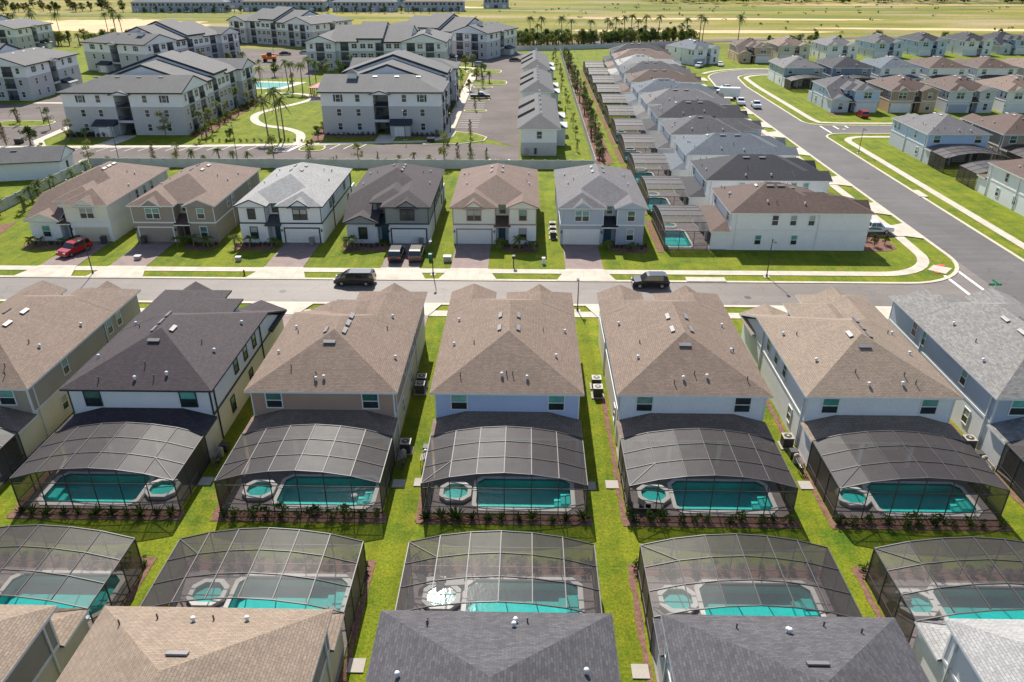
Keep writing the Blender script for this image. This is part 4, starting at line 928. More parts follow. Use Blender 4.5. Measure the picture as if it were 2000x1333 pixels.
for k, (mo, x, y, rz, rf, lo, up, lab) in enumerate([('L', 84.6, 302, 0.0, 'umber', 'peach', 'salmon', 'salmon house with umber roof beyond the street bend'), ('S', 100.5, 307, 0.02, 'brown', 'beige', 'beige', 'beige house with brown roof beyond the bend'), ('S', 119, 308.5, 0.04, 'mid', 'white', 's_white', 'white house with grey roof in the farthest street row'),
                                                ('S', 140.5, 318, 0.1, 'slate', 'lightgrey', 's_sky', 'pale blue house with slate roof in the farthest street row'), ('S', 160.5, 325, 0.1, 'black', 'sky', 's_sky', 'bright blue house with black roof in the farthest row'), ('S', 179, 326, 0.1, 'black', 'white', 'white', 'white house with black roof in the farthest row'),
                                                ('L', 196, 330, 0.1, 'black', 'lightgrey', 's_sky', 'pale house with black roof at the far right edge'), ('S', 214, 334, 0.1, 'umber', 'white', 'white', 'white house with umber roof at the far right edge'), ('S', 65.5, 297, 0.5, 'bluegrey', 'white', 's_white', 'white house with blue-grey roof on the outside of the bend')]):
    house('two-storey ' + lab, mo, x, y, rz, 1, 16.0, rf, lo, up, 'white', sides='fl', lanai=False, seed=k + 120, gdoor='bluegrey' if k == 8 else 'white', group='houses of the farthest street row')

# ---------------------------------------------------------------- pools and enclosures
def strip(w): return w
for r, k, x, y, rz, mx in POOLS:
    w = WHO[(r, k)]; 
    pool(w, x, y, rz, mx, 'swimming pools'); enclosure(w, x, y, rz, mx, 'screen enclosures')
for k in range(5, 11): enclosure(WHO[('D', k)], 25.5, DY(k) + 5.9, -math.pi / 2, 1, 'screen enclosures')
for k in range(2): enclosure(WHO[('E1', k)], EXc(k), 168.8 - 16.0 - 2.7, 0.0, 1, 'screen enclosures')
for k in range(2): enclosure(WHO[('E3', k)], EXc(k), 263.2 - 16.0 - 2.7, 0.0, 1, 'screen enclosures')
enclosure('the white house cut by the right edge', EXc(0), 114.2 + 16.0 + 2.7, math.pi, 1, 'screen enclosures')

# ---------------------------------------------------------------- apartment blocks
M_['aptdark'] = plain('recess_shade', (0.10, 0.11, 0.12), 0.7, 0.3)  # shade of balcony recesses and stairwells, put into a dark grey
AW0, AW1 = 6.25, 9.35
M_['shade'] = plain('step_shadow_black', (0.018, 0.018, 0.02), 0.95, 0.05)  # black for the shadow gaps at the garage roof steps
def apt_meshes(mx):
    lo, up, rf = MB(), MB(), MB()
    f0 = [(-13.5, 0), (-1.7, 0), (-1.7, 6), (1.7, 6), (1.7, 0), (13.5, 0), (13.5, 15), (-13.5, 15)]
    lo.prism(f0, 0, AW0); up.prism(f0, AW0, AW1)
    for a in ((-12.4, 12.6, 14.9, 38.1), (-13.5, 14.1, 38, 48)):
        lo.box(a[0], a[1], a[2], a[3], 0, AW0); up.box(a[0], a[1], a[2], a[3], AW0, AW1)
    up.box(-12.4, 12.6, 21.9, 30.1, AW1, 10.4)
    rf.hip(-14.2, 14.1, -0.7, 15.6, 9.4, 0.33, 'x', False, True, 0.3)
    rf.hip(-13.1, 13.3, 12, 22, 9.4, 0.33, 'y', True, True, 0.5)
    rf.hip(-13.15, 13.35, 21.4, 30.6, 10.5, 0.33, 'y', True, True, 0.55)
    rf.hip(-13.1, 13.3, 30, 40, 9.4, 0.33, 'y', True, True, 0.3)
    rf.hip(-14.2, 14.8, 37.4, 48.7, 9.42, 0.36, 'x', False, True, 0.3)
    rf.hip(-2.3, 2.3, -1.2, 4, 9.1, 0.3, 'y', True, True, 0.25)
    st = MB()
    for z in (3.1, 6.2): st.box(-1.65, 1.65, 0.3, 5.9, z - 0.25, z)
    for i in range(9): st.box(-1.5, -0.2, 1.5 + i * 0.35, 1.85 + i * 0.35, i * 0.34, i * 0.34 + 0.2)
    for i in range(9): st.box(0.2, 1.5, 1.5 + i * 0.35, 1.85 + i * 0.35, 3.1 + i * 0.34, 3.3 + i * 0.34)
    rl = MB()
    for z in (3.1, 6.2):
        rl.box(-1.65, 1.65, 0.2, 0.26, z + 0.95, z + 1.05)
        for i in range(14): rl.box(-1.6 + i * 0.245, -1.56 + i * 0.245, 0.21, 0.25, z, z + 0.95)
    hd = MB(); hd.box(-1.7, 1.7, -0.06, 0.3, 2.7, 3.25)
    sh = MB(); sh.box(-6.6, -2.2, -2.3, 0, 0, 2.6)
    sr = MB(); sr.raw([(-6.9, -2.7, 2.55), (-1.9, -2.7, 2.55), (-1.9, 0, 3.5), (-6.9, 0, 3.5), (-6.9, -2.7, 2.4), (-1.9, -2.7, 2.4), (-1.9, 0, 2.4), (-6.9, 0, 2.4)], [(0, 1, 2, 3), (4, 5, 1, 0), (5, 6, 2, 1), (7, 4, 0, 3), (7, 6, 5, 4)])
    sd = MB(); sd.box(-5.4, -3.9, -2.36, -2.3, 0, 2.1); sd.box(-3.85, -3.1, -2.36, -2.3, 0, 2.1)
    cu = MB(); cu.box(6.2, 8.2, 5.4, 7.0, 10.5, 12.6)
    cr = MB(); cr.raw([(5.9, 5.1, 12.6), (8.5, 5.1, 12.6), (8.5, 7.3, 12.6), (5.9, 7.3, 12.6), (7.2, 6.2, 13.4)], [(0, 1, 4), (1, 2, 4), (2, 3, 4), (3, 0, 4), (3, 2, 1, 0)])
    d = dict(lower_wall=lo, upper_wall=up, roof=rf, stair=st, railing=rl, header=hd, utility_shed=sh, shed_roof=sr, shed_door=sd, cupola=cu, cupola_roof=cr)
    for m in d.values():
        if mx < 0: m.mirror()
    return {k: m.mesh(k, slots=3 if k == 'roof' else 1) for k, m in d.items()}
def balc_mesh():
    m = MB(); m.box(-1.4, 1.4, -0.03, 0.0, 0, 2.45); return m.mesh('balcony')  # flat panel, its dark colour stands for the shade of a recess
def balc_rail():
    m = MB(); m.box(-1.4, 1.4, -0.2, -0.12, 0.98, 1.06); m.box(-1.45, 1.45, -0.24, -0.02, -0.2, 0.02)
    for i in range(15): m.box(-1.38 + i * 0.196, -1.34 + i * 0.196, -0.18, -0.14, 0, 1.0)
    return m.mesh('railing')
def shutter_mesh():
    m = MB(); m.box(-0.2, 0.2, -0.06, 0, 0, 1.5); return m.mesh('shutter')
def apartment(label, x, y, rz, mx, sides='frl', cup=False):
    ms = cached(('apt', mx), lambda: apt_meshes(mx))
    t = thing('apartment_block', label, 'apartment building', (x, y, 0), rz, 'apartment blocks')
    put('lower_wall', ms['lower_wall'], WL['aptgrey'], t); put('upper_wall', ms['upper_wall'], WL['white'], t)
    put('roof', ms['roof'], [RF['apt'], WL['white'], M_['navy']], t)
    for q in range(4):
        vm = cached('vent', vent_mesh); _vent(t, vm, M_['vent_d'], (-8 + q * 5.0) * mx, 6.2, 9.4 + 0.33 * 6.9, 'y', -math.atan(0.33))
    if cup: put('cupola', ms['cupola'], WL['white'], t); put('cupola_roof', ms['cupola_roof'], RF['apt'], t)
    bm, br, sm = cached('balc', balc_mesh), cached('balcr', balc_rail), cached('shut', shutter_mesh)
    def w(px, py, z, wd, h, a, dbl=False): return window(t, px * mx, py, z, wd, h, a * (mx if abs(a) < 3 else 1), 'white', dbl, True)
    if 'f' in sides:
        put('stair', ms['stair'], M_['aptdark'], t); put('railing', ms['railing'], M_['navy'], t); put('header', ms['header'], WL['aptgrey'], t)  # stair darkened in colour to give the stairwell its shade
        put('utility_shed', ms['utility_shed'], WL['aptgrey'], t); put('shed_roof', ms['shed_roof'], M_['navy'], t); put('shed_door', ms['shed_door'], M_['white'], t)
        for fl in range(3):
            for px in (-9.3, -5.3, 5.2, 9.6):
                if fl == 0 and px == -5.3: continue
                w(px, 0, 1.0 + 3.1 * fl, 0.95, 1.5, 0)
                if fl == 2 and abs(px) > 8:
                    for s in (-0.82, 0.82): put('shutter', sm, M_['navy'], t, ((px + s) * mx, 0, 1.0 + 3.1 * fl))
    for sgn in (1, -1):
        if ('r' if sgn > 0 else 'l') not in sides: continue
        a = math.pi / 2 * sgn
        for py, kd in ((2.2, 'w'), (5.2, 'b'), (8.6, 'd'), (11.8, 'b'), (16.8, 'd'), (19.6, 'd'), (22.8, 'b'), (26, 'd'), (28.6, 'd'), (31.6, 'd'), (35, 'b'), (40.2, 'd'), (43.2, 'b'), (46.2, 'w')):
            wx = 13.5 if py < 15 else (12.6 if sgn > 0 else 12.4) if py < 38 else (14.1 if sgn > 0 else 13.5)
            for fl in range(3):
                if kd == 'b':
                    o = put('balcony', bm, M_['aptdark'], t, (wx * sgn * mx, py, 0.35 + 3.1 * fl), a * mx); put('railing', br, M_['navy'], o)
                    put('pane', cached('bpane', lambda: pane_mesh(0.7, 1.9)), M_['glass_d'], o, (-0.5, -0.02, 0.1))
                else: w(wx * sgn, py, 1.0 + 3.1 * fl, 0.9 if kd == 'w' else 1.7, 1.4, a, kd == 'd')
    return t
apartment('grey and white apartment block with open stairwell, front left', -90.6, 174.2, 0.0, 1, 'fr')
apartment('grey and white apartment block with open stairwell, front centre', -32.9, 176.2, 0.0, -1, 'fl', True)
apartment('apartment block standing behind the front left block', -141, 273.5, R(-19), 1, 'fr', True)
apartment('apartment block cut by the left edge, stair end facing right', -138.0, 231, math.pi / 2, -1, 'fr')
apartment('white apartment block at the far left edge by the sand', -206, 338, math.pi / 2, -1, 'fr')
apartment('apartment block with long facade behind the front centre block', -28.5, 293, R(90), -1, 'fr', True)
apartment('farthest apartment block, long facade below the townhouses', -86, 360, R(63), -1, 'fr')
apartment('apartment block at the end of the garage lane', -10, 322, R(66), -1, 'fr', True)

# ---------------------------------------------------------------- carriage garages
def garage_row(label, y0, y1):
    t = thing('garage_building', label, 'garage', (2.45, y0, 0), 0, 'two-storey garages along the lane')
    L = y1 - y0; lo, up, rf = MB(), MB(), MB()
    lo.box(-3.65, 3.65, 0, L, 0, 2.7); up.box(-3.65, 3.65, 0, L, 2.7, 5.46); rf.hip(-4.4, 4.5, -0.6, L + 0.6, 5.5, 0.5, 'y', False, False)
    put('lower_wall', lo.mesh('lower_wall'), WL['aptgrey'], t); put('upper_wall', up.mesh('upper_wall'), WL['white'], t); put('roof', rf.mesh('roof', 3), [RF['apt'], WL['white'], M_['white']], t)
    for i, yy in enumerate((L * 0.30, L * 0.62)):
        m = MB(); z0, z1 = 5.5 + 0.02, 5.5 + 0.5 * 3.6
        m.raw([(-4.4, yy, z0 + 0.05), (-0.8, yy, z1 + 0.05), (-0.8, yy + 0.9, z1 + 0.42), (-4.4, yy + 0.9, z0 + 0.42), (-4.4, yy, z0 - 0.1), (-0.8, yy, z1 - 0.1), (-0.8, yy + 0.9, z1 - 0.1), (-4.4, yy + 0.9, z0 - 0.1)], [(0, 1, 2, 3)[::-1], (4, 5, 1, 0), (5, 6, 2, 1), (6, 7, 3, 2), (7, 4, 0, 3)])
        put('roof_step_shade', m.mesh('roof_step_shade'), M_['shade'], t)  # shadow line of the step painted as a black strip
        p = MB(); p.box(3.65, 5.8, yy - 1, yy + 2.4, 0, 3.9); p.hip(3.4, 6.2, yy - 1.4, yy + 2.8, 4.0, 0.35, 'x', False, True)
        put('stair_porch', p.mesh('stair_porch', 3), [WL['white'], WL['white'], M_['white']], t)
        pr = MB(); pr.raw([(3.4, yy - 1.5, 4.2), (6.3, yy - 1.5, 3.7), (6.3, yy + 2.9, 3.7), (3.4, yy + 2.9, 5.3), (3.4, yy + 2.9, 4.2), (3.4, yy - 1.5, 5.3)], [(5, 1, 2, 3), (5, 0, 1), (3, 2, 4)])
        put('porch_roof', pr.mesh('porch_roof'), RF['apt'], t)
    cm = cached('cap', cap_mesh)
    for i in range(6):
        yy = 2.5 + i * (L - 6) / 5; put('vent_cap', cm, M_['white'], t, (0.5, yy + 2, 7.5), scale=(1.6, 1.6, 1.4))
    for i in range(int(L // 6)):
        g = cached('ggate', lambda: (lambda m: (m.box(-2.3, 2.3, -0.05, 0, 0, 2.2), m.mesh('garage_door'))[1])(MB()))
        put('garage_door', g, M_['white'], t, (-3.65, 3.2 + i * 6.0, 0), -math.pi / 2)
    return t
garage_row('white and grey two-storey garage nearest on the lane', 156.3, 190)
garage_row('middle two-storey garage along the lane', 200.8, 233)
garage_row('farthest two-storey garage along the lane', 243, 276)
for nm, yy in (('nearest', 0), ):
    t = bpy.data.objects['garage_building']
    window(t, 0.1, 0, 3.5, 1.0, 1.4, 0, 'white', False, True)
    b = MB(); b.box(-2.9, -2.1, -0.3, 0, 0.3, 1.5); put('meter_box', b.mesh('meter_box'), M_['tanbox'], t)
    b = MB(); b.box(-0.9, -0.4, -0.2, 0, 0.4, 1.6); put('meter_box', b.mesh('meter_box'), M_['acside'], t)
# single-storey garage at the left edge
t = thing('garage_building', 'long grey-roofed single-storey garage at the left edge', 'garage', (-86.5, 141.2, 0), R(13))
m = MB(); m.box(-44, 0, -4, 4, 0, 3.3); put('wall', m.mesh('wall'), WL['white'], t)
m = MB(); m.hip(-44.5, 0.5, -4.6, 4.6, 3.35, 0.4, 'x', True, True); put('roof', m.mesh('roof', 3), [RF['apt'], WL['white'], M_['navy']], t)
m = MB(); m.box(0, 0.06, -0.5, 0.5, 0.9, 2.4); put('shutter', m.mesh('shutter'), M_['navy'], t)
for i in range(2): _vent(t, cached('vent', vent_mesh), M_['vent_d'], -8 - i * 14, -1.1, 3.35 + 0.4 * 3.5, 'y', -math.atan(0.4))

# ---------------------------------------------------------------- far townhouses
def townhouse(label, x0, x1, y, dp=11.0, roof='bluegrey', n=None):
    t = thing('townhouse_row', label, 'townhouses', ((x0 + x1) / 2, y, 0), 0, 'far townhouse rows'); w = (x1 - x0) / 2
    m = MB(); m.box(-w, w, 0, dp, 0, 6.2); put('wall', m.mesh('wall'), WL['bluegrey'], t)
    m = MB(); m.hip(-w - 0.5, w + 0.5, -0.5, dp + 0.5, 6.2, 0.38, 'x'); put('roof', m.mesh('roof', 3), [RF[roof], WL['white'], M_['white']], t)
    n = n or int((x1 - x0) / 5.5)
    wm = cached('twin', lambda: pane_mesh(1.6, 1.5)); gm = cached('tdoor', lambda: pane_mesh(2.6, 2.2))
    for i in range(n):
        xx = -w + (i + 0.5) * 2 * w / n
        put('window', wm, M_['glass_d'], t, (xx - 1, 0, 3.9)); put('window', wm, M_['glass_d'], t, (xx + 1.4, 0, 3.9)); put('door', gm, M_['glass_d'] if i % 2 else M_['white'], t, (xx, 0, 0))
    return t
for i, (a, b, y, lab) in enumerate(((-268, -204, 556, 'leftmost long grey townhouse row on the far skyline'), (-196, -140, 566, 'second long townhouse row from the left, far away'), (-133, -90, 562, 'grey townhouse row in the middle of the far line'), (-85, -44, 568, 'townhouse row at the right of the far line'), (-32, -14, 598, 'small pale townhouse right of the far road'))):
    townhouse(lab, a, b, y, roof='bluegrey' if i % 2 == 0 else 'brown')
townhouse('second line townhouse row behind the far left row', -250, -190, 590, roof='brown'); townhouse('second line townhouse row behind the far middle rows', -150, -60, 604, roof='bluegrey')

# ---------------------------------------------------------------- fences and walls
def fence(label, pts, h=1.8, step=2.4, mat='vinyl'):
    t = thing('vinyl_fence', label, 'fence', (*pts[0], 0)); o = Vector((*pts[0], 0))
    pm = cached(('fpanel', h, step), lambda: (lambda m: (m.box(0.07, step - 0.07, -0.025, 0.025, 0.08, h - 0.1), m.box(0.07, step - 0.07, -0.04, 0.04, h - 0.16, h - 0.04), m.box(0.07, step - 0.07, -0.04, 0.04, 0.05, 0.2), m.mesh('panel'))[3])(MB()))
    qm = cached(('fpost', h), lambda: (lambda m: (m.box(-0.07, 0.07, -0.07, 0.07, 0, h + 0.02), m.box(-0.1, 0.1, -0.1, 0.1, h + 0.02, h + 0.1), m.mesh('post'))[2])(MB()))
    for a, b in zip(pts, pts[1:]):
        d = Vector((b[0] - a[0], b[1] - a[1], 0)); n = max(1, round(d.length / step)); an = math.atan2(d.y, d.x); k = d.length / n / step
        for i in range(n):
            p = Vector((*a, 0)) + d * (i / n) - o
            put('panel', pm, M_[mat], t, p, an, scale=(k, 1, 1)); put('post', qm, M_[mat], t, p, an)
    return t
fence('white vinyl fence running beside the garage lawn', [(13.3, 146), (13.3, 336)])
fence('white vinyl fence along the back of the street row lots', [(-84.5, 145.6), (13.1, 145.6)])
fence('white vinyl fence at the left end of the street row', [(-84.6, 110), (-84.6, 145)])
fence('long white perimeter wall in front of the far palms', [(-10, 337.5), (14, 341), (48, 353), (75, 362)], 2.0, 3.0)

# ---------------------------------------------------------------- vegetation
def leaf_cloud(m, rnd, n, size, fn, mi=0):
    for _ in range(n):
        c = Vector(fn(rnd)); a = Vector((rnd.gauss(0, 1), rnd.gauss(0, 1), rnd.gauss(0, 0.7))).normalized(); b = a.cross(Vector((rnd.gauss(0, 1), rnd.gauss(0, 1), rnd.gauss(0, 1)))).normalized()
        s = size * rnd.uniform(0.6, 1.3); m.face([c - a * s, c + b * s * 0.5, c + a * s, c - b * s * 0.5], mi)
def crown_fn(clumps):
    def f(r):
        c, rad = r.choice(clumps); v = Vector((r.gauss(0, 1), r.gauss(0, 1), r.gauss(0, 1))).normalized() * rad * (r.random() ** 0.4)
        return (c[0] + v.x, c[1] + v.y, c[2] + v.z * 0.8)
    return f
def tree_meshes(kind, seed):
    r = random.Random(seed); tk, cr = MB(), MB()
    if kind == 'oak':
        h = 5.0; tk.tube([(0, 0, 0), (0.05, 0.02, 1.2), (0, 0.08, 2.6), (0.05, 0, 4.2)], [0.11, 0.09, 0.07, 0.02], 6)
        cl = []
        for i in range(11):
            a = r.uniform(0, 6.28); z = r.uniform(1.7, 4.8); q = r.uniform(0.3, 1.15) * (1.1 - abs(z - 2.9) / 3.2); c = (q * math.cos(a), q * math.sin(a), z); cl.append((c, r.uniform(0.35, 0.7)))
            tk.tube([(0, 0, z * 0.72), c], [0.035, 0.012], 4, cap=False)
        leaf_cloud(cr, r, 620, 0.14, crown_fn(cl))
    elif kind == 'cypress':
        tk.tube([(0, 0, 0), (0, 0, 4.6)], [0.09, 0.015], 6)
        cl = [((r.gauss(0, 0.12) + 0.25 * math.cos(i * 2.4) * (1 - i / 14), r.gauss(0, 0.12) + 0.25 * math.sin(i * 2.4) * (1 - i / 14), 0.8 + i * 0.3), 0.62 * (1 - i / 15) + 0.08) for i in range(13)]
        leaf_cloud(cr, r, 520, 0.12, crown_fn(cl))
    elif kind == 'broad':
        tk.tube([(0, 0, 0), (0.1, 0, 1.5), (0.05, 0.1, 3.2)], [0.2, 0.15, 0.08], 6); cl = []
        for i in range(16):
            a = r.uniform(0, 6.28); z = r.uniform(1.6, 4.4); q = r.uniform(0.4, 1.9) * (1.2 - abs(z - 2.6) / 3); c = (q * math.cos(a), q * math.sin(a), z); cl.append((c, r.uniform(0.5, 0.95)))
            tk.tube([(0.05, 0, z * 0.55), c], [0.06, 0.02], 4, cap=False)
        leaf_cloud(cr, r, 1100, 0.2, crown_fn(cl))
    elif kind in ('palm', 'sabal', 'smallpalm'):
        h = {'palm': 8.0, 'sabal': 3.2, 'smallpalm': 1.1}[kind]; fl = {'palm': 2.3, 'sabal': 1.7, 'smallpalm': 1.5}[kind]; rr = {'palm': 0.13, 'sabal': 0.19, 'smallpalm': 0.07}[kind]
        lx, ly = r.uniform(-0.3, 0.3), r.uniform(-0.3, 0.3)
        tk.tube([(0, 0, 0), (lx * 0.3, ly * 0.3, h * 0.4), (lx * 0.7, ly * 0.7, h * 0.8), (lx, ly, h)], [rr * 1.3, rr, rr * 0.9, rr * 0.9], 7)
        nf = {'palm': 20, 'sabal': 20, 'smallpalm': 11}[kind]
        for i in range(nf):
            a = i * 2.4 + r.uniform(-0.2, 0.2); el = r.uniform(-0.35, 1.15) if kind != 'smallpalm' else r.uniform(0.2, 1.1); L = fl * r.uniform(0.8, 1.15); p = Vector((lx, ly, h)); prev = None
            side = Vector((-math.sin(a), math.cos(a), 0))
            for j in range(7):
                t_ = j / 6; q = p + Vector((math.cos(a) * math.cos(el), math.sin(a) * math.cos(el), math.sin(el))) * L * t_ + Vector((0, 0, -0.75 * L * t_ * t_))
                if prev is not None:
                    wd = 0.42 * fl / 2 * math.sin(min(1, t_ * 1.1) * 2.6 + 0.35)
                    for s in (-1, 1):
                        e = (q + prev) / 2 + side * s * wd + (q - prev) * 0.55 + Vector((0, 0, -wd * 0.55))
                        cr.face([prev, prev + (q - prev) * 0.62, e], 0); e2 = e + (q - prev) * 0.5; cr.face([prev + (q - prev) * 0.5, q, e2], 0)
                prev = q
    elif kind == 'shrub':
        tk.tube([(0, 0, 0), (0, 0, 0.4)], [0.03, 0.015], 4)
        cl = [((r.gauss(0, 0.16), r.gauss(0, 0.12), r.uniform(0.15, 0.6)), r.uniform(0.16, 0.28)) for _ in range(8)]
        leaf_cloud(cr, r, 150, 0.085, crown_fn(cl))
    elif kind == 'spiky':
        tk.tube([(0, 0, 0), (0, 0, 0.3)], [0.05, 0.02], 5)
        for i in range(38):
            a = r.uniform(0, 6.28); el = r.uniform(0.35, 1.4); L = r.uniform(0.45, 0.85); d = Vector((math.cos(a) * math.cos(el), math.sin(a) * math.cos(el), math.sin(el))); s = Vector((-math.sin(a), math.cos(a), 0)) * 0.035; b = Vector((0, 0, 0.1))
            cr.face([b - s, b + s, b + d * L * 0.6 + s - Vector((0, 0, 0.03)), b + d * L - Vector((0, 0, 0.12)), b + d * L * 0.6 - s - Vector((0, 0, 0.03))], 0)
    return tk.mesh('trunk'), cr.mesh('crown')
TRND = random.Random(5)
NAMES = {'oak': ('young_tree', 'tree'), 'cypress': ('cypress_tree', 'tree'), 'broad': ('broadleaf_tree', 'tree'), 'palm': ('palm_tree', 'palm'), 'sabal': ('cabbage_palm', 'palm'), 'smallpalm': ('young_palm', 'palm'), 'shrub': ('shrub', 'shrub'), 'spiky': ('spiky_shrub', 'shrub')}
def plant(kind, x, y, label, group, leaf=None, sc=1.0, z=0.03):
    v = TRND.randrange(4 if kind in ('shrub', 'spiky', 'sabal', 'palm') else 3)
    tk, cr = cached(('tree', kind, v), lambda: tree_meshes(kind, v * 7 + len(kind)))
    nm, cat = NAMES[kind]
    t = thing(nm, label, cat, (x, y, z), TRND.uniform(0, 6.28), group); s = sc * TRND.uniform(0.85, 1.15); t.scale = (s, s, s * TRND.uniform(0.9, 1.15))
    put('trunk' if kind not in ('shrub', 'spiky') else 'stem', tk, M_['palmbark'] if 'palm' in kind or kind == 'sabal' else M_['bark'], t)
    put('crown', cr, leaf or M_['frond' if kind in ('palm', 'sabal', 'smallpalm') else 'leaf'], t)
    return t
# shrubs before the enclosures
for r, k, x, y, rz, mx in POOLS:
    if r == 'D': continue
    w = WHO[(r, k)]; yy = 44.05 if r == 'C' else 39.1
    for i in range(11):
        xx = x - 5.8 + i * 1.15 + TRND.uniform(-0.2, 0.2)
        kd = 'spiky' if (r, k) in (('C', 0), ('C', -2)) else 'shrub'
        plant(kd, xx, yy + TRND.uniform(-0.12, 0.12), 'low shrub behind ' + w, 'shrubs behind ' + w, M_['leaf'] if i % 3 else M_['leafd'], TRND.uniform(0.9, 1.5))
BN = {-4: 'leftmost house across the street', -3: 'greige house', -2: 'navy-trimmed white house', -1: 'charcoal-roofed grey house', 0: 'cream house', 1: 'pale blue-grey house'}
# front garden palms and shrubs across the street
for k, spots in {-4: (-4.8, -3.4, -0.9), -3: (0.6, 2.9, 5.2), -2: (-6.2, -4.2, -1.2), -1: (-5.6, -4.4), 0: (0.8, 3.6, 5.5), 1: (1.0, 4.4)}.items():
    for i, dx in enumerate(spots): plant('smallpalm', BX(k) + dx, 101.6 + TRND.uniform(-0.5, 0.3), 'young palm before the ' + BN[k], 'front garden palms', M_['frond'], TRND.uniform(0.85, 1.2))
    xa = {-4: (-6, -1), -3: (2, 6), -2: (-6.3, -1), -1: (-6, 0), 0: (1.6, 6), 1: (1.6, 6.2)}[k]
    for i in range(9): plant('shrub', BX(k) + xa[0] + (xa[1] - xa[0]) * i / 8, 102.6 + TRND.uniform(-0.9, 0.2), 'small shrub before the ' + BN[k], 'front garden shrubs', M_['leafd'], 0.75)
# street lot planting behind the row
for kd, x, lf, sc in (('oak', -86, 'leafy', 0.9), ('cypress', -73.5, 'leafr', 1.1), ('oak', -68.5, 'leafy', 1.0), ('sabal', -66, None, 0.72), ('sabal', -63.2, None, 0.5), ('sabal', -60.2, None, 0.75), ('sabal', -57.6, None, 0.65), ('sabal', -54.6, None, 0.7), ('oak', -49.5, 'leafy', 1.05), ('cypress', -42.4, 'leafr', 1.15),
                      ('oak', -32.9, 'leafy', 1.05), ('cypress', -29.0, 'leaf', 0.5), ('cypress', -37, 'leaf', 0.5), ('sabal', -24.8, None, 0.66), ('sabal', -21.9, None, 0.62), ('sabal', -19, None, 0.6), ('oak', -16, 'leafy', 1.1), ('cypress', -13.4, 'leafr', 1.0), ('cypress', -10.8, 'leaf', 1.15), ('cypress', -7.8, 'leaf', 0.8), ('oak', -95, 'leafy', 0.9), ('cypress', -110, 'leafr', 1.2)):
    plant(kd, x, 147.9 + TRND.uniform(-0.6, 0.6), NAMES[kd][0].replace('_', ' ') + ' in the planted strip between the street row and parking', 'planting along the parking strip', M_[lf] if lf else None, sc)
for kd, x, y, lf, sc, lab in (('broad', -107, 163.5, 'leafd', 0.9, 'dense round tree at the corner of the front left apartments'), ('cypress', -122, 184.5, 'leafr', 1.0, 'slim tree on the grass island in the left lot'), ('cypress', -118, 171, 'leafr', 1.1, 'rust-tinted slim tree in the left lot'), ('cypress', -112, 163, 'leafr', 1.1, 'rust-tinted slim tree by the lot corner'), ('oak', -80.5, 170.5, 'leafy', 1.1, 'pale feathery tree before the front left apartments'),
                         ('broad', -45.5, 161.5, 'leafy', 0.45, 'bushy island planting before the front centre apartments'), ('cypress', -13.6, 205, 'leafd', 0.9, 'slim tree on the island among the lane bays'), ('cypress', -13.6, 221.4, 'leafd', 0.8, 'second slim tree on an island of the lane bays'), ('cypress', -13.6, 243, 'leafd', 0.9, 'third slim tree on an island of the lane bays'), ('cypress', -12.6, 172.5, 'leafr', 1.0, 'rust-tinted tree on the corner lawn by the lane'), ('broad', -46.3, 170, 'leafd', 0.6, 'small dark tree left of the front centre apartments')):
    plant(kd, x, y, lab, 'lot trees', M_[lf], sc, 0.12)
for i, (x, y) in enumerate(((-57.2, 169.5), (-54.3, 168.3), (-53.6, 169.4), (-78, 231), (-72, 238), (-69, 232), (-66, 231.5), (-64, 233), (-62, 232.5), (-59, 235))):
    plant('palm', x, y, 'tall thin palm on the lawn between the front apartments', 'courtyard palms', None, 1.1)
for i, (x, y) in enumerate(((-72.5, 170.5), (-72.2, 176), (-73, 183), (-73.5, 190), (-73.6, 198), (-74, 207), (-74.4, 216))):
    plant('palm' if i % 2 == 0 else 'oak', x, y, ('palm' if i % 2 == 0 else 'feathery tree') + ' beside the right wall of the front left apartments', 'trees by the left apartments', None if i % 2 == 0 else M_['leafy'], 0.75 if i % 2 == 0 else 1.1)
for i in range(70):
    x = -76 + TRND.uniform(-0.3, 2.2); y = 173.5 + i * 0.72; plant('shrub', x, y, 'clipped shrub along the right wall of the front left apartments', 'apartment wall shrubs', M_['leafy'] if i % 3 else M_['leafr'], 1.3)
for i in range(26): plant('shrub', -104 + i * 0.42 if i < 24 else -92, 172.3 + TRND.uniform(-0.6, 0.6), 'dark shrub under the front left apartments', 'apartment front shrubs', M_['leafd'], 1.3) if i < 24 else None
for i in range(22): plant('shrub', -45 + i * 1.12, 174.6 + TRND.uniform(-0.4, 0.4), 'dark shrub under the front centre apartments', 'apartment front shrubs', M_['leafd'], 1.0) if not 9 < i < 14 else None
for i in range(44): plant('shrub', -20 + TRND.uniform(-0.6, 0.3), 176 + i * 1.4, 'orange-green shrub between centre apartments and the lane path', 'lane path shrubs', M_['leafr'] if i % 2 else M_['leafy'], 1.6)
for i in range(16): plant('shrub', -72 + i * 1.5, 167.8 + TRND.uniform(-0.4, 0.4) + i * 0.03, 'straw-coloured shrub edging the courtyard lawn', 'courtyard edge shrubs', M_['leafr'], 1.0)
for i, (x, y) in enumerate(((-88, 262), (-84, 264), (-66, 262), (-62, 263), (-58, 264), (-55, 266), (-50, 262), (-46, 262))):
    plant('broad' if i % 2 else 'palm', x, y, 'courtyard tree before the long rear facade', 'rear courtyard trees', M_['leaf'] if i % 2 else None, 1.0 if i % 2 else 0.7)
for i, (x, y) in enumerate(((-112, 300), (-105, 296), (-118, 290), (-80, 300), (-16.5, 258), (-15.4, 268), (-17.2, 236), (-20, 292), (-22, 286))): plant('sabal' if i % 2 else 'broad', x, y, 'tree in the car parks behind the front apartments', 'rear lot trees', None if i % 2 else M_['leafy'], 1.2 if i % 2 else 0.8)
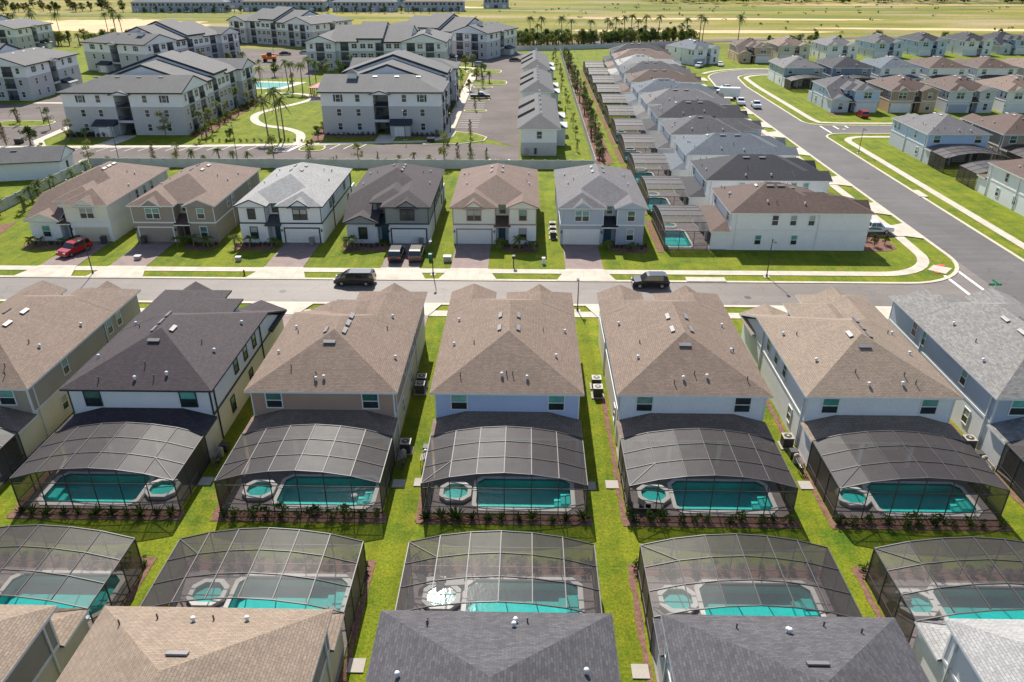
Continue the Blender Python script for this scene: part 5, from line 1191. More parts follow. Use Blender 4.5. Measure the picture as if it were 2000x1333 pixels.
# planted strip beside the fence
for i in range(64):
    y = 150.5 + i * 2.72 + TRND.uniform(-0.6, 0.6); x = 15.4 + TRND.uniform(-1.1, 1.3) - i * 0.006
    kd = ('sabal', 'broad', 'cypress', 'sabal', 'oak')[i % 5]
    plant(kd, x, y, NAMES[kd][0].replace('_', ' ') + ' in the mulched strip right of the white fence', 'planting right of the white fence', None if kd == 'sabal' else M_[('leaf', 'leafr', 'leafd')[i % 3]], {'sabal': 0.8, 'broad': 0.55, 'cypress': 0.8, 'oak': 0.7}[kd])
for i in range(14):
    plant('oak' if i % 3 else 'cypress', 10.4 + TRND.uniform(-0.8, 0.8), 160 + i * 12.5, 'sapling on the lawn between garages and white fence', 'garage lawn saplings', M_['leaf'] if i % 2 else M_['leafy'], 0.62)
# far palms and trees beyond the estate wall
for i in range(150):
    x = TRND.uniform(-9, 76); y = 345 + (x + 9) * 0.24 + TRND.uniform(0, 16)
    kd = ('palm', 'sabal', 'broad', 'broad', 'sabal', 'broad')[i % 6]
    plant(kd, x, y, NAMES[kd][0].replace('_', ' ') + ' in the belt behind the far perimeter wall', 'trees behind the perimeter wall', None if kd in ('palm', 'sabal') else M_[('leaf', 'leafy', 'leafd', 'leafy', 'leaf')[i % 5]], {'palm': 0.8, 'sabal': 1.2, 'broad': 1.15, 'cypress': 1.1}[kd])
for i, (x, y) in enumerate(((40, 372), (44, 372.5), (47, 373), (50.5, 373.5), (54, 374), (60, 377), (36, 371), (28, 366), (20, 372), (15.5, 371), (6, 371), (1, 371))): plant('palm', x, y, 'tall palm standing above the far tree belt', 'tall far palms', None, 1.25)
for i, (x, y) in enumerate(((72, 372), (78, 372), (80, 375), (94, 366), (104, 352), (113, 350), (117, 353), (132, 348), (150, 352), (180, 356), (205, 360), (225, 362), (122, 349))):
    plant('palm' if i in (0, 1, 2, 3) else 'broad', x, y, 'tree behind the farthest street row', 'trees behind the farthest row', None if i < 4 else M_['leaf'], 1.3 if i < 4 else 1.2)
for i in range(64):
    if i % 7 != 3: plant('shrub' if i % 3 else 'spiky', -84 + i * 1.32, 147.5 + TRND.uniform(-0.3, 0.5), ('low shrub' if i % 3 else 'spiky shrub') + ' along the parking strip behind the street row', 'parking strip shrubs', M_[('leaf', 'leafy', 'leafr')[i % 3]], TRND.uniform(1.0, 2.0))
for i, (x, y) in enumerate(((-112, 180), (-124, 187), (-117, 206.5), (-101, 168.5), (-97, 167.5), (-47, 178), (-47.2, 186), (-72, 172), (-66, 170), (-70, 236), (-83, 236), (-56, 236), (-52, 240), (-62, 246), (-108, 214), (-112, 226), (-20.5, 199), (-20.6, 219), (-20.6, 247), (-12, 252), (-15, 278))):
    plant(('oak', 'sabal', 'broad')[i % 3], x, y, ('feathery young tree', 'small fan palm', 'rounded small tree')[i % 3] + ' on the apartment grounds', 'trees of the apartment grounds', None if i % 3 == 1 else M_['leafy' if i % 2 else 'leaf'], (0.95, 0.8, 0.55)[i % 3])
# palms and trees at the far left
for i, (x, y) in enumerate(((-262, 400), (-252, 396), (-249, 394), (-238, 391), (-236, 388), (-205, 396), (-197, 388), (-199, 392), (-190, 380), (-222, 384))): plant('palm', x, y, 'wind-bent palm before the bare sand at far left', 'far left palms', None, 1.35)
for i in range(26): plant('broad' if i % 3 else 'sabal', -212 + TRND.uniform(0, 44), 352 + TRND.uniform(-10, 14), 'leafy tree between the far left apartment blocks', 'far left trees', M_['leafy'] if i % 2 else M_['leaf'], 1.25)
for i in range(40): plant('broad', -390 + TRND.uniform(0, 120), 540 + TRND.uniform(0, 60), 'distant tree on the far left skyline', 'distant left trees', M_['leafd'] if i % 2 else M_['leafr'], 1.3)
for i in range(46): plant('broad' if i % 2 else 'cypress', -262 + i * 4.8 + TRND.uniform(-1, 1), 548 + TRND.uniform(-2, 3), 'small tree along the front of the far townhouses', 'townhouse hedge trees', M_['leafd'], 0.85)
for i in range(14): plant('sabal', -86 + TRND.uniform(-2, 5) + i * 0.3, 113 + i * 1.9, 'small palm clump beside the leftmost street house', 'palms by the leftmost house', None, 0.75)
for i, (x, y) in enumerate(((-82.5, 105), (-81, 103.5), (-83, 108))): plant('broad', x, y, 'dark bush in the bed at the left edge', 'left edge bushes', M_['leafd'], 0.42)
plant('broad', 51.3, 104.2, 'mounded shrub bed at the corner house front', 'corner bed', M_['leafr'], 0.32); plant('broad', 49.6, 103.6, 'reddish shrub beside the corner house wall', 'corner bed', M_['leafr'], 0.33); plant('broad', 49.4, 105.8, 'brownish shrub near the white pickup', 'corner bed', M_['leafr'], 0.3)
# far wood: one mass
m = MB(); rr = random.Random(9)
for i in range(420):
    x = 95 + rr.random() ** 0.9 * 480; y = 652 + rr.uniform(0, 70); h = rr.uniform(6, 12); cl = [((x + rr.gauss(0, 2), y + rr.gauss(0, 2), h * rr.uniform(0.3, 0.9)), rr.uniform(1.5, 3.2)) for _ in range(5)]
    leaf_cloud(m, rr, 60, 1.1, crown_fn(cl))
put('far_wood', m.mesh('far_wood'), M_['leafd'], kind='stuff', label='dark belt of woodland along the far skyline', cat='woodland')

# ---------------------------------------------------------------- cars
def car_meshes(kind):
    d = {}
    if kind == 'suv': L, Wd, prof, cab = 4.6, 0.93, [(-2.25, 0.3), (-2.3, 0.7), (-2.22, 1.02)], [(-2.18, 1.04), (-1.95, 1.58), (-1.6, 1.70), (0.2, 1.70), (0.5, 1.62), (1.12, 1.06)]; front = [(1.2, 1.05), (2.05, 0.92), (2.26, 0.72), (2.28, 0.3)]
    elif kind == 'van': L, Wd, prof, cab = 5.1, 0.98, [(-2.5, 0.3), (-2.55, 0.7), (-2.5, 1.05)], [(-2.48, 1.07), (-2.35, 1.62), (-2.1, 1.76), (0.6, 1.74), (0.95, 1.64), (1.75, 1.08)]; front = [(1.8, 1.07), (2.3, 0.88), (2.52, 0.7), (2.54, 0.3)]
    elif kind == 'pickup': L, Wd, prof, cab = 5.6, 0.97, [(-2.8, 0.42), (-2.82, 0.8), (-2.8, 1.12)], [(-0.75, 1.14), (-0.62, 1.72), (-0.4, 1.8), (0.55, 1.8), (0.75, 1.72), (1.35, 1.16)]; front = [(1.4, 1.15), (2.6, 1.05), (2.75, 0.85), (2.78, 0.42)]
    else: L, Wd, prof, cab = 4.7, 0.9, [(-2.3, 0.28), (-2.35, 0.65), (-2.3, 0.92)], [(-1.9, 0.95), (-1.2, 1.38), (-0.9, 1.44), (0.2, 1.44), (0.45, 1.38), (1.2, 0.96)]; front = [(1.3, 0.95), (2.1, 0.82), (2.33, 0.62), (2.35, 0.28)]
    body = MB(); zb = prof[-1][1]
    full = prof + [(cab[0][0], zb)] + [(cab[-1][0], zb)] + front
    def hw(x, z): return Wd * (1 - 0.05 * max(0, (abs(x) - 1.6))) * (0.96 if z < 0.4 else 1.0)
    n = len(full)
    Lp = [(x, hw(x, z), z) for x, z in full]; Rp = [(x, -hw(x, z), z) for x, z in full]
    for i in range(n): j = (i + 1) % n; body.face([Lp[i], Lp[j], Rp[j], Rp[i]])
    body.face(Lp[::-1]); body.face(Rp)
    cb = MB(); zt = max(z for _, z in cab)
    def cw(z): return Wd * (0.95 - 0.17 * (z - zb) / (zt - zb))
    CL = [(x, cw(z), z) for x, z in cab]; CR = [(x, -cw(z), z) for x, z in cab]
    for i in range(len(cab) - 1): cb.face([CL[i], CL[i + 1], CR[i + 1], CR[i]])
    cb.face(CL[::-1]); cb.face(CR)
    if kind == 'pickup':
        body.box(-2.75, -0.8, -0.85, 0.85, 1.121, 1.125, 0)
    d['body'] = body; d['cabin'] = cb
    for sname, q in (('windscreen', (4, 5)), ('rear_window', (0, 1))):
        g = MB(); a, b = q; o = 0.015 if sname == 'windscreen' else -0.015
        g.face([(CL[a][0] + o, CL[a][1] * 0.9, CL[a][2] + 0.01), (CL[b][0] + o, CL[b][1] * 0.93, CL[b][2] + 0.02), (CR[b][0] + o, CR[b][1] * 0.93, CR[b][2] + 0.02), (CR[a][0] + o, CR[a][1] * 0.9, CR[a][2] + 0.01)]); d[sname] = g
    for s in (1, -1):
        g = MB(); x0, x1 = cab[1][0] + 0.05, cab[4][0] - 0.05; z0, z1 = zb + 0.08, zt - 0.12; nseg = 3 if kind in ('suv', 'van') else 2
        xs = [x0 + (x1 - x0) * i / nseg for i in range(nseg + 1)]
        for i in range(nseg):
            a, b = xs[i] + 0.04, xs[i + 1] - 0.04; e0 = -0.12 if i == 0 else 0; e1 = 0.35 if i == nseg - 1 else 0
            q = [(a + e0, s * (cw(z0) + 0.012), z0), (b + e1, s * (cw(z0) + 0.012), z0), (b, s * (cw(z1) + 0.012), z1), (a, s * (cw(z1) + 0.012), z1)]
            g.face(q if s < 0 else q[::-1])
        d['side_window%d' % s] = g
    tl = MB(); hl = MB()
    for s in (1, -1):
        tl.box(prof[1][0] - 0.03, prof[1][0] + 0.06, s * Wd * 0.72 - 0.14, s * Wd * 0.72 + 0.14, zb - 0.3, zb - 0.08); hl.box(front[2][0] - 0.1, front[2][0] + 0.02, s * Wd * 0.7 - 0.18, s * Wd * 0.7 + 0.18, front[2][1] - 0.05, front[2][1] + 0.1)
    d['tail_light'] = tl; d['headlight'] = hl
    w = MB(); w.tube([(0, -0.11, 0), (0, 0.11, 0)], 0.34, 12); r = MB(); r.tube([(0, -0.118, 0), (0, 0.118, 0)], 0.21, 10)
    d['tyre'] = w; d['rim'] = r
    d = {k: v.mesh(k.rstrip('-1') if k.startswith('side') else k) for k, v in d.items()}; d['wb'] = (L * 0.30, Wd - 0.1); return d
def car(label, kind, x, y, hd, paint, cat='car', z=0.1, roof=None):
    ms = cached(('car', kind), lambda: car_meshes(kind)); t = thing({'suv': 'parked_suv', 'van': 'parked_minivan', 'pickup': 'pickup_truck', 'sedan': 'parked_car'}[kind], label, cat, (x, y, z), R(hd), 'parked vehicles')
    put('body', ms['body'], paint, t); put('cabin', ms['cabin'], roof or paint, t)
    for k in ('windscreen', 'rear_window'): put(k, ms[k], M_['cglass'], t)
    for k in ('side_window1', 'side_window-1'): put('side_window', ms[k], M_['cglass'], t)
    put('tail_light', ms['tail_light'], M_['redlens'], t); put('headlight', ms['headlight'], M_['lens'], t)
    a, b = ms['wb']
    for sx in (a, -a):
        for sy in (b, -b): w = put('wheel', ms['tyre'], M_['tyre'], t, (sx, sy, 0.34)); put('rim', ms['rim'], M_['rim'], w)
    return t
def paint(name, c, rough=0.25): 
    m = plain('paint_' + name, c, rough, 0.6, var=0.02, fine=0.0); m.node_tree.nodes['Principled BSDF'].inputs['Coat Weight'].default_value = 0.6; return m
PC = {k: paint(k, c) for k, c in dict(red=(0.42, 0.015, 0.02), white=(0.75, 0.76, 0.77), black=(0.012, 0.012, 0.015), graphite=(0.035, 0.033, 0.032), silver=(0.42, 0.43, 0.44), champagne=(0.13, 0.10, 0.08), maroon=(0.06, 0.015, 0.015)).items()}
car('red SUV parked in the leftmost driveway across the street', 'suv', -62.6, 98.6, 250, PC['red'])
car('dark SUV, left of the pair in the driveway', 'suv', -17.6, 97.7, 90, PC['graphite'])
car('champagne SUV, right of the pair in the driveway', 'suv', -14.9, 97.9, 90, PC['champagne'])
car('dark minivan parked at the far kerb of the main street', 'van', -21.5, 88.6, 180, PC['graphite'], z=0.05)
car('black SUV parked at the far kerb, right half of the main street', 'suv', 15.6, 88.5, 180, PC['black'], z=0.05)
pk = car('white pickup with green side graphic at the corner house', 'pickup', 51.6, 109.4, 0, PC['white'], 'pickup')
g = MB(); g.face([(-1.2, -0.985, 0.85), (1.0, -0.985, 0.7), (0.6, -0.985, 1.0), (-0.9, -0.985, 1.08)]); put('side_graphic', g.mesh('side_graphic'), M_['green'], pk)
car('white pickup nearest on the side street', 'pickup', 61.2, 211, -95, PC['white'], 'pickup', 0.05)
car('white pickup behind the nearest one, half on the verge', 'pickup', 58.2, 215.5, -100, PC['white'], 'pickup')
car('white pickup before the box van on the side street', 'pickup', 59.5, 238, -80, PC['silver'], 'pickup', 0.05)
car('silver SUV beside the white box van', 'suv', 56.5, 234, -60, PC['silver'])
car('white SUV in the driveway outside the bend', 'suv', 61.5, 289, -120, PC['white']); car('white car in the driveway by the bluish house', 'sedan', 70, 293, -100, PC['white'])
car('red car in the driveway of the sky-blue corner house', 'suv', 84.5, 198.5, 90, PC['red'])
car('black pickup alone in the lane bays', 'pickup', -13.2, 223.6, 0, PC['black'], 'pickup', 0.05, roof=PC['silver'])
car('silver SUV in the bays before the far apartments', 'suv', -17, 290, 5, PC['silver'], z=0.06); car('black car at the far end of the garage lane', 'sedan', -4.6, 304, 0, PC['black'], z=0.06)
for i, (x, y, h, c) in enumerate(((-97, 322, 10, 'black'), (-90, 326, 10, 'silver'), (-84, 329, 10, 'white'), (-103, 293, 90, 'white'))): car(('black', 'silver', 'white', 'white')[i] + ' car parked %s the orange machine' % ('behind', 'right of', 'far right of', 'left before')[i], 'sedan', x, y, h, PC[c], z=0.06)
car('white SUV under the trees at far left', 'suv', -186, 348, 20, PC['white'], z=0.05)
# white box van
t = thing('box_van', 'tall white box van parked on the side street verge', 'van', (57.6, 224, 0.08), R(-10), 'parked vehicles')
m = MB(); m.box(-3.4, 2.2, -1.15, 1.15, 0.7, 3.1); put('cargo_box', m.mesh('cargo_box'), PC['white'], t)
m = MB(); m.prism([(-4.9, -1), (-3.4, -1), (-3.4, 1), (-4.9, 1)], 0.5, 1.4); m.raw([(-4.7, -1, 1.4), (-3.4, -1, 1.4), (-3.4, 1, 1.4), (-4.7, 1, 1.4), (-4.1, -0.9, 2.3), (-3.4, -0.9, 2.4), (-3.4, 0.9, 2.4), (-4.1, 0.9, 2.3)], [(0, 1, 5, 4), (2, 3, 7, 6), (4, 5, 6, 7)]); put('cab', m.mesh('cab'), PC['white'], t)
m = MB(); m.face([(-4.72, -0.9, 1.45), (-4.72, 0.9, 1.45), (-4.13, 0.8, 2.25), (-4.13, -0.8, 2.25)]); m.face([(-4.5, -1.01, 1.45), (-3.6, -1.01, 1.45), (-3.6, -0.94, 2.15), (-4.05, -0.94, 2.15)]); put('windscreen', m.mesh('windscreen'), M_['cglass'], t)
for sx in (-4.0, 1.0):
    for sy in (-1.0, 1.0): put('wheel', car_meshes('suv')['tyre'] if False else cached(('car', 'suv'), lambda: car_meshes('suv'))['tyre'], M_['tyre'], t, (sx, sy, 0.4), scale=(1.15, 1.3, 1.15))
# orange machine in the rear lot
t = thing('telehandler', 'orange construction machine in the rear apartment lot', 'construction vehicle', (-97, 301.5, 0.06), R(8))
m = MB(); m.box(-2.2, 2.4, -1.1, 1.1, 0.9, 2.0); m.box(-2.6, -1.0, -1.0, 1.0, 1.4, 2.6); put('chassis', m.mesh('chassis'), M_['orange'], t)
m = MB(); m.box(-0.6, 1.0, -0.95, 0.1, 2.0, 3.3); put('cab', m.mesh('cab'), M_['cglass'], t)
m = MB(); m.beam((-2.4, 0.6, 2.7), (3.6, 0.6, 2.3), 0.45, 0.5); put('boom', m.mesh('boom'), M_['orange'], t)
for sx in (-1.6, 1.7):
    for sy in (-1.15, 1.15):
        m = MB(); m.tube([(sx, sy - 0.22, 0.62), (sx, sy + 0.22, 0.62)], 0.62, 12); put('wheel', m.mesh('wheel'), M_['tyre'], t)

# ---------------------------------------------------------------- lamps, signs, utilities
def lamp(label, x, y, h, hd=-90, arm=0.9, group='street lamps'):
    t = thing('street_lamp', label, 'street lamp', (x, y, 0.02), R(hd), group)
    m = MB(); m.tube([(0, 0, 0), (0, 0, 0.35), (0, 0, 0.4), (0, 0, h)], [0.14, 0.13, 0.07, 0.05], 8); put('pole', m.mesh('pole'), M_['black'], t)
    m = MB(); m.tube([(0, 0, h - 0.25), (arm * 0.5, 0, h + 0.05), (arm, 0, h)], 0.035, 6); put('arm', m.mesh('arm'), M_['black'], t)
    m = MB(); m.box(arm - 0.15, arm + 0.45, -0.16, 0.16, h - 0.1, h); put('lamp_head', m.mesh('lamp_head'), M_['black'], t)
    m = MB(); m.prism([(-0.35, -0.35), (0.35, -0.35), (0.35, 0.35), (-0.35, 0.35)], 0, 0.08); put('footing', m.mesh('footing'), M_['concrete'], t)
lamp('black street lamp before the leftmost house across the street', -56.3, 91.1, 5.0); lamp('black street lamp between charcoal and cream houses', -12.0, 91.7, 5.0); lamp('black street lamp before the white corner house', 31.1, 91.8, 5.2)
lamp('black street lamp in the gap right of the blue house', 6.1, 80.9, 3.6, 90)
for lab, x, y, h in (('tall car park lamp before the front left apartments', -80.4, 148.4, 7.2), ('tall car park lamp before the courtyard lawn', -55.9, 145.9, 8.2), ('tall lamp beside the front centre apartments', -27.0, 170.6, 6.5), ('lamp beside the path at the lane', -17.6, 178, 4.6), ('lamp on the island in the left lot', -117, 186, 4.0), ('lamp near the far lane path', -19, 210, 6), ('lamp near the far lane trees', -19.5, 238, 6), ('lamp in the rear lot', -90, 285, 7), ('lamp on the side street verge', 69.0, 160, 5)):
    lamp(lab, x, y, h)
# stop sign with street name blades
t = thing('stop_sign', 'stop sign with green street-name blades at the crossing', 'sign', (54.1, 82.0, 0.02), R(0))
m = MB(); m.tube([(0, 0, 0), (0, 0, 3.4)], 0.05, 6); put('pole', m.mesh('pole'), M_['white'], t)
m = MB(); m.tube([(0, -0.02, 2.35), (0, 0.02, 2.35)], 0.36, 8); put('sign_plate', m.mesh('sign_plate'), M_['signred'], t)
m = MB(); m.box(-0.75, 0.75, -0.015, 0.015, 3.15, 3.42); put('name_blade', m.mesh('name_blade'), M_['signgreen'], t)
m = MB(); m.box(-0.015, 0.015, -0.75, 0.75, 3.44, 3.7); put('name_blade', m.mesh('name_blade'), M_['signgreen'], t)
def acunit(label, x, y):
    t = thing('air_conditioner', label, 'air conditioner', (x, y, 0.06), 0, 'air conditioner units')
    m = MB(); m.box(-0.42, 0.42, -0.42, 0.42, 0.06, 0.95); put('casing', m.mesh('casing'), M_['acside'], t)
    m = MB(); m.box(-0.45, 0.45, -0.45, 0.45, 0.95, 1.02); put('top_cover', m.mesh('top_cover'), M_['tanbox'], t)
    m = MB(); m.box(-0.6, 0.6, -0.6, 0.6, 0, 0.06); put('base_pad', m.mesh('base_pad'), M_['padgrey'], t)
    m = MB(); m.tube([(0, 0, 1.02), (0, 0, 1.035)], 0.33, 14); put('fan_grille', m.mesh('fan_grille'), M_['black'], t)
    m = MB(); m.tube([(0, 0, 1.035), (0, 0, 1.06)], 0.12, 10); put('fan_hub', m.mesh('fan_hub'), M_['tanbox'], t)
for lab, x, y in (('upper air conditioner beside the tan-sided house', CX(-1) + 6.75, 63.6), ('lower air conditioner beside the tan-sided house', CX(-1) + 6.75, 62.2), ('air conditioner at the back corner of the tan-sided house', CX(-1) + 6.75, 52.6), ('upper air conditioner left of the plain white house', CX(1) - 6.9, 63.6), ('lower air conditioner left of the plain white house', CX(1) - 6.9, 61.9),
                  ('air conditioner at the sand-brown-roofed house', CX(2) - 6.75, 54.0), ('air conditioner left of the speckled grey roof', CX(3) - 6.75, 54.0), ('air conditioner left of the charcoal-roofed house', CX(-2) - 6.7, 54.5),
                  ('nearest air conditioner left of the pale blue-grey house', BX(1) - 6.8, 106.2), ('second air conditioner left of the pale blue-grey house', BX(1) - 6.8, 108.3), ('third air conditioner left of the pale blue-grey house', BX(1) - 6.8, 110.4)): acunit(lab, x, y)
def pump(label, x, y):
    t = thing('pool_equipment', label, 'pool equipment', (x, y, 0.05), 0, 'pool equipment sets')
    m = MB(); m.tube([(0, 0, 0), (0, 0, 0.75), (0, 0, 0.9)], [0.24, 0.24, 0.1], 10); put('filter_tank', m.mesh('filter_tank'), M_['tanbox'], t)
    m = MB(); m.tube([(0.1, -0.7, 0.25), (0.1, -1.2, 0.25)], 0.14, 8); m.ball((0.1, -0.62, 0.25), 0.18, 8); put('pump', m.mesh('pump'), M_['black'], t)
    m = MB(); m.box(-0.3, 0.35, 0.5, 1.1, 0.05, 0.7); put('heater', m.mesh('heater'), M_['acside'], t)
    m = MB()
    for i in range(4): m.tube([(-0.25 + i * 0.14, -1.4, 0), (-0.25 + i * 0.14, -1.4, 0.8 + 0.06 * i), (-0.25 + i * 0.14, -0.5, 0.8 + 0.06 * i)], 0.035, 6)
    put('pipework', m.mesh('pipework'), M_['vent_g'], t)
for lab, k, s in (('pool equipment behind the tan-sided house', -1, 1), ('pool equipment left of the sand-brown-roofed house', 2, -1), ('pool equipment left of the speckled grey-roofed house', 3, -1), ('pool equipment beside the blue-sided house', 0, -1), ('pool equipment right of the charcoal-roofed house', -2, 1)): pump(lab, CX(k) + 6.7 * s, 51.6)
m = MB()
for x, y in ((CX(0) - 6.75, 48.4), (CX(1) - 6.85, 48.4), (CX(-1) + 6.8, 48.2), (CX(2) - 6.85, 48.6), (CX(0) + 6.6, 48.2), (CX(-2) + 6.7, 48.2), (CX(1) - 6.9, 30.9), (CX(-1) + 6.9, 31.0), (CX(0) - 6.8, 31.6)): m.box(x - 0.5, x + 0.5, y - 0.5, y + 0.5, 0.0, 0.1)
put('step_pad', m.mesh('step_pad'), M_['padgrey'], kind='structure')
def small_box(nm, label, cat, x, y, w, d, h, mat, lidm=None):
    t = thing(nm, label, cat, (x, y, 0.02)); m = MB(); m.box(-w / 2, w / 2, -d / 2, d / 2, 0, h * 0.86); put('box', m.mesh('box'), mat, t)
    m = MB(); m.box(-w / 2 - 0.03, w / 2 + 0.03, -d / 2 - 0.03, d / 2 + 0.03, h * 0.86, h); put('lid', m.mesh('lid'), lidm or mat, t); return t
small_box('utility_box', 'low white utility box beside the charcoal house driveway', 'utility box', -10.6, 96.6, 1.0, 0.7, 0.8, M_['tanbox'], M_['white']); small_box('utility_box', 'green utility pedestal beside the driveway with two SUVs', 'utility box', -12.9, 96.9, 0.5, 0.5, 0.95, M_['green'])
small_box('utility_box', 'pale utility box on the lawn between second and third houses', 'utility box', -39.0, 96.3, 0.7, 0.5, 0.6, M_['tanbox'], M_['white']); small_box('utility_box', 'pale utility box on the lawn right of the red SUV', 'utility box', -52.8, 96.4, 0.8, 0.6, 0.6, M_['tanbox'], M_['white']); small_box('utility_box', 'white utility pedestal between cream and blue-grey houses', 'utility box', 2.4, 95.9, 0.4, 0.4, 0.9, M_['white'])
small_box('utility_box', 'dark utility box on the corner lawn by the lane', 'utility box', -21, 168.3, 1.6, 1.2, 1.0, M_['black'], M_['tanbox']); small_box('utility_box', 'green transformer box by the front left apartments', 'utility box', -110.5, 165.2, 1.4, 1.2, 1.1, M_['black'], M_['black'])
for lab, x, y, m_ in (('grey bin before the leftmost garage across the street', BX(-4) + 4.9, 102.6, 'acside'), ('grey bin beside the leftmost garage door', BX(-4) + 1.0, 102.7, 'black'), ('grey bin before the greige house garage', BX(-3) - 4.6, 102.7, 'acside'), ('grey bin before the white navy-trimmed house garage', BX(-2) + 4.4, 102.6, 'vent_g'), ('bin beside the charcoal house garage', BX(-1) + 4.8, 102.6, 'vent_g')): small_box('wheelie_bin', lab, 'bin', x, y, 0.62, 0.7, 1.1, M_[m_])
t = thing('fire_hydrant', 'dark fire hydrant on the verge of the main street', 'hydrant', (-36.5, 91.2, 0.02)); m = MB(); m.tube([(0, 0, 0), (0, 0, 0.6), (0, 0, 0.75)], [0.12, 0.12, 0.03], 8); put('barrel', m.mesh('barrel'), M_['rust'], t); m = MB(); m.tube([(-0.22, 0, 0.45), (0.22, 0, 0.45)], 0.06, 6); put('outlet', m.mesh('outlet'), M_['rust'], t)
# mailbox cluster post
t = thing('mailbox_post', 'black mailbox post on the verge before the cream house', 'mailbox', (-1.6, 94.6, 0.02)); m = MB(); m.box(-0.07, 0.07, -0.07, 0.07, 0, 1.3); put('post', m.mesh('post'), M_['black'], t); m = MB(); m.box(-0.2, 0.2, -0.3, 0.3, 1.3, 1.65); put('mailbox', m.mesh('mailbox'), M_['black'], t)
# storm drain lids in the kerb
m = MB(); m.box(20.5, 25.5, 89.8, 91.2, 0.0, 0.2); m.box(67.1, 68.6, 128, 132, 0, 0.2); put('storm_inlet', m.mesh('storm_inlet'), M_['concrete'], kind='structure')
# pergola on the courtyard lawn
t = thing('pergola', 'rust-roofed picnic shelter on the courtyard lawn', 'shelter', (-58.5, 225, 0.08), R(6))
m = MB(); m.hip(-3.2, 3.2, -3.4, 3.4, 3.0, 0.35); put('roof', m.mesh('roof', 3), [M_['rust'], M_['rust'], M_['rust']], t)
for sx in (-2.7, 2.7):
    for sy in (-2.9, 0, 2.9): m = MB(); m.box(sx - 0.1, sx + 0.1, sy - 0.1, sy + 0.1, 0, 2.95); put('post', m.mesh('post'), M_['rust'], t)
m = MB(); m.box(-1, 1, -0.4, 0.4, 0.7, 0.76); m.box(-0.1, 0.1, -0.3, 0.3, 0, 0.7); put('table', m.mesh('table'), M_['tanbox'], t)
# court fence
t = thing('court_fence', 'tall thin posts with rails around the teal sports court', 'fence', (-84, 246, 0.05))
for i in range(7):
    for yy in (-7, 7): m = MB(); m.tube([(-10 + i * 3.3, yy - i * 0.4, 0), (-10 + i * 3.3, yy - i * 0.4, 3.2)], 0.04, 5); put('post', m.mesh('post'), M_['black'], t)
for yy in (-7, 7): m = MB(); m.beam((-10, yy, 3.2), (9.8, yy - 2.4, 3.2), 0.05); put('rail', m.mesh('rail'), M_['black'], t)
# bright floats in the pools
for lab, x, y, c in (('small white float in the pool of the tan-sided house', CX(-1) + 3.6, 46.6, 'white'),):
    m = MB(); m.ball((0, 0, 0), 0.28, 10, sz=0.4); put('pool_float', m.mesh('pool_float'), M_['white'], loc=(x, y, 0.1), label=lab, cat='pool float')
# sun loungers by the pools
def lounger(label, x, y, rz):
    t = thing('sun_lounger', label, 'sun lounger', (x, y, 0.12), rz, 'sun loungers'); m = MB(); m.box(-0.32, 0.32, -0.95, 0.35, 0.28, 0.34); put('seat', m.mesh('seat'), M_['vent_d'], t)
    m = MB(); m.raw([(-0.32, 0.35, 0.3), (0.32, 0.35, 0.3), (0.32, 0.9, 0.75), (-0.32, 0.9, 0.75), (-0.32, 0.4, 0.26), (0.32, 0.4, 0.26), (0.32, 0.95, 0.71), (-0.32, 0.95, 0.71)], [(0, 1, 2, 3), (7, 6, 5, 4), (0, 4, 5, 1), (2, 6, 7, 3)]); put('backrest', m.mesh('backrest'), M_['vent_d'], t)
    for sx in (-0.28, 0.28):
        for sy in (-0.9, 0.3): m = MB(); m.box(sx - 0.025, sx + 0.025, sy - 0.025, sy + 0.025, 0, 0.28); put('leg', m.mesh('leg'), M_['black'], t)
for i, (r, k, dx, y) in enumerate((('C', 1, -5.2, 45.4), ('C', 1, -4.3, 45.4), ('C', -3, 2.0, 45.5), ('A', 0, -3.4, 37.4), ('A', 0, -4.6, 37.5), ('A', 2, -5.0, 36.6))): lounger('%s sun lounger at %s' % (('left', 'right', 'lone', 'right', 'left', 'lone')[i], WHO[(r, k)]), CX(k) + dx, y, R(80 if i < 3 else 95))

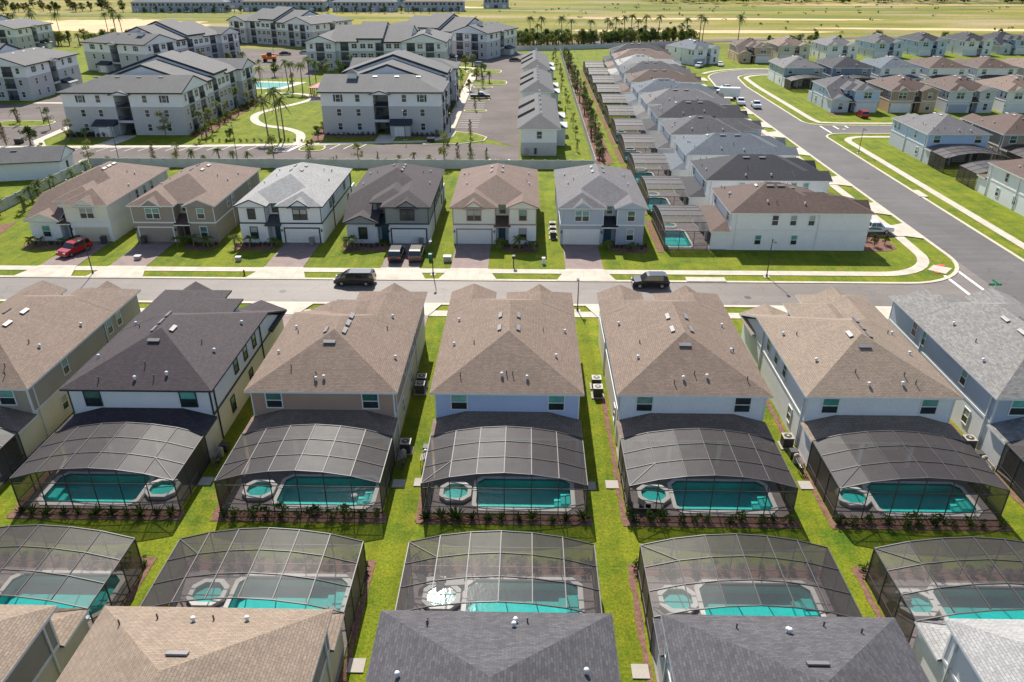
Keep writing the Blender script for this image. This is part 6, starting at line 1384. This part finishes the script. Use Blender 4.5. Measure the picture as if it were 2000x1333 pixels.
# ---------------------------------------------------------------- tell look-alikes apart by their place in the row
def ordw(n): return '%d%s' % (n, 'th' if 10 <= n % 100 <= 20 else {1: 'st', 2: 'nd', 3: 'rd'}.get(n % 10, 'th'))
_by = {}
for o in COL.objects:
    if o.get('label') and o.parent is None: _by.setdefault(o['label'], []).append(o)
for lab, os_ in _by.items():
    if len(os_) < 2: continue
    xs = [o.location.x for o in os_]; ys = [o.location.y for o in os_]
    deep = (max(ys) - min(ys)) > 1.2 * (max(xs) - min(xs))
    os_.sort(key=lambda o: o.location.y if deep else o.location.x / o.location.y)
    for i, o in enumerate(os_): o['label'] = '%s, %s from %s' % (lab, ordw(i + 1), 'near end' if deep else 'left')

for lab, x, y in (('round manhole cover in the main street, left', -30, 86), ('round manhole cover in the main street before the pickup corner', 27, 85.2), ('round manhole cover in the side street', 63, 140)):
    m = MB(); m.tube([(0, 0, 0), (0, 0, 0.012)], 0.42, 16); put('manhole_cover', m.mesh('manhole_cover'), M_['acside'], loc=(x, y, ZA + 0.004), label=lab, cat='manhole cover')

m = MB(); rr = random.Random(21)
for i in range(110):
    x = rr.uniform(-40, 420); y = rr.uniform(400, 640)
    if 392 < y < 412: continue
    cl = [((x + rr.gauss(0, 0.8), y + rr.gauss(0, 0.6), rr.uniform(0.2, 0.9)), rr.uniform(0.4, 0.9)) for _ in range(3)]
    leaf_cloud(m, rr, 16, 0.5, crown_fn(cl))
put('field_scrub', m.mesh('field_scrub'), M_['leaf'], kind='stuff', label='scattered low scrub over the far fields', cat='scrub')

def table_set(label, x, y):
    t = thing('patio_table', label, 'table', (x, y, 0.12), 0.4, 'patio tables')
    m = MB(); m.tube([(0, 0, 0.7), (0, 0, 0.74)], 0.55, 14); put('tabletop', m.mesh('tabletop'), M_['vent_d'], t)
    m = MB(); m.tube([(0, 0, 0), (0, 0, 0.7)], 0.05, 6); put('pedestal', m.mesh('pedestal'), M_['black'], t)
for r, k, dx, y in (('C', 0, -3.2, 51.8), ('C', -1, 3.0, 51.6), ('C', 2, -3.5, 51.7), ('A', -1, 4.6, 34.2), ('A', 1, -1.0, 31.2)): table_set('round patio table at ' + WHO[(r, k)], CX(k) + dx, y)
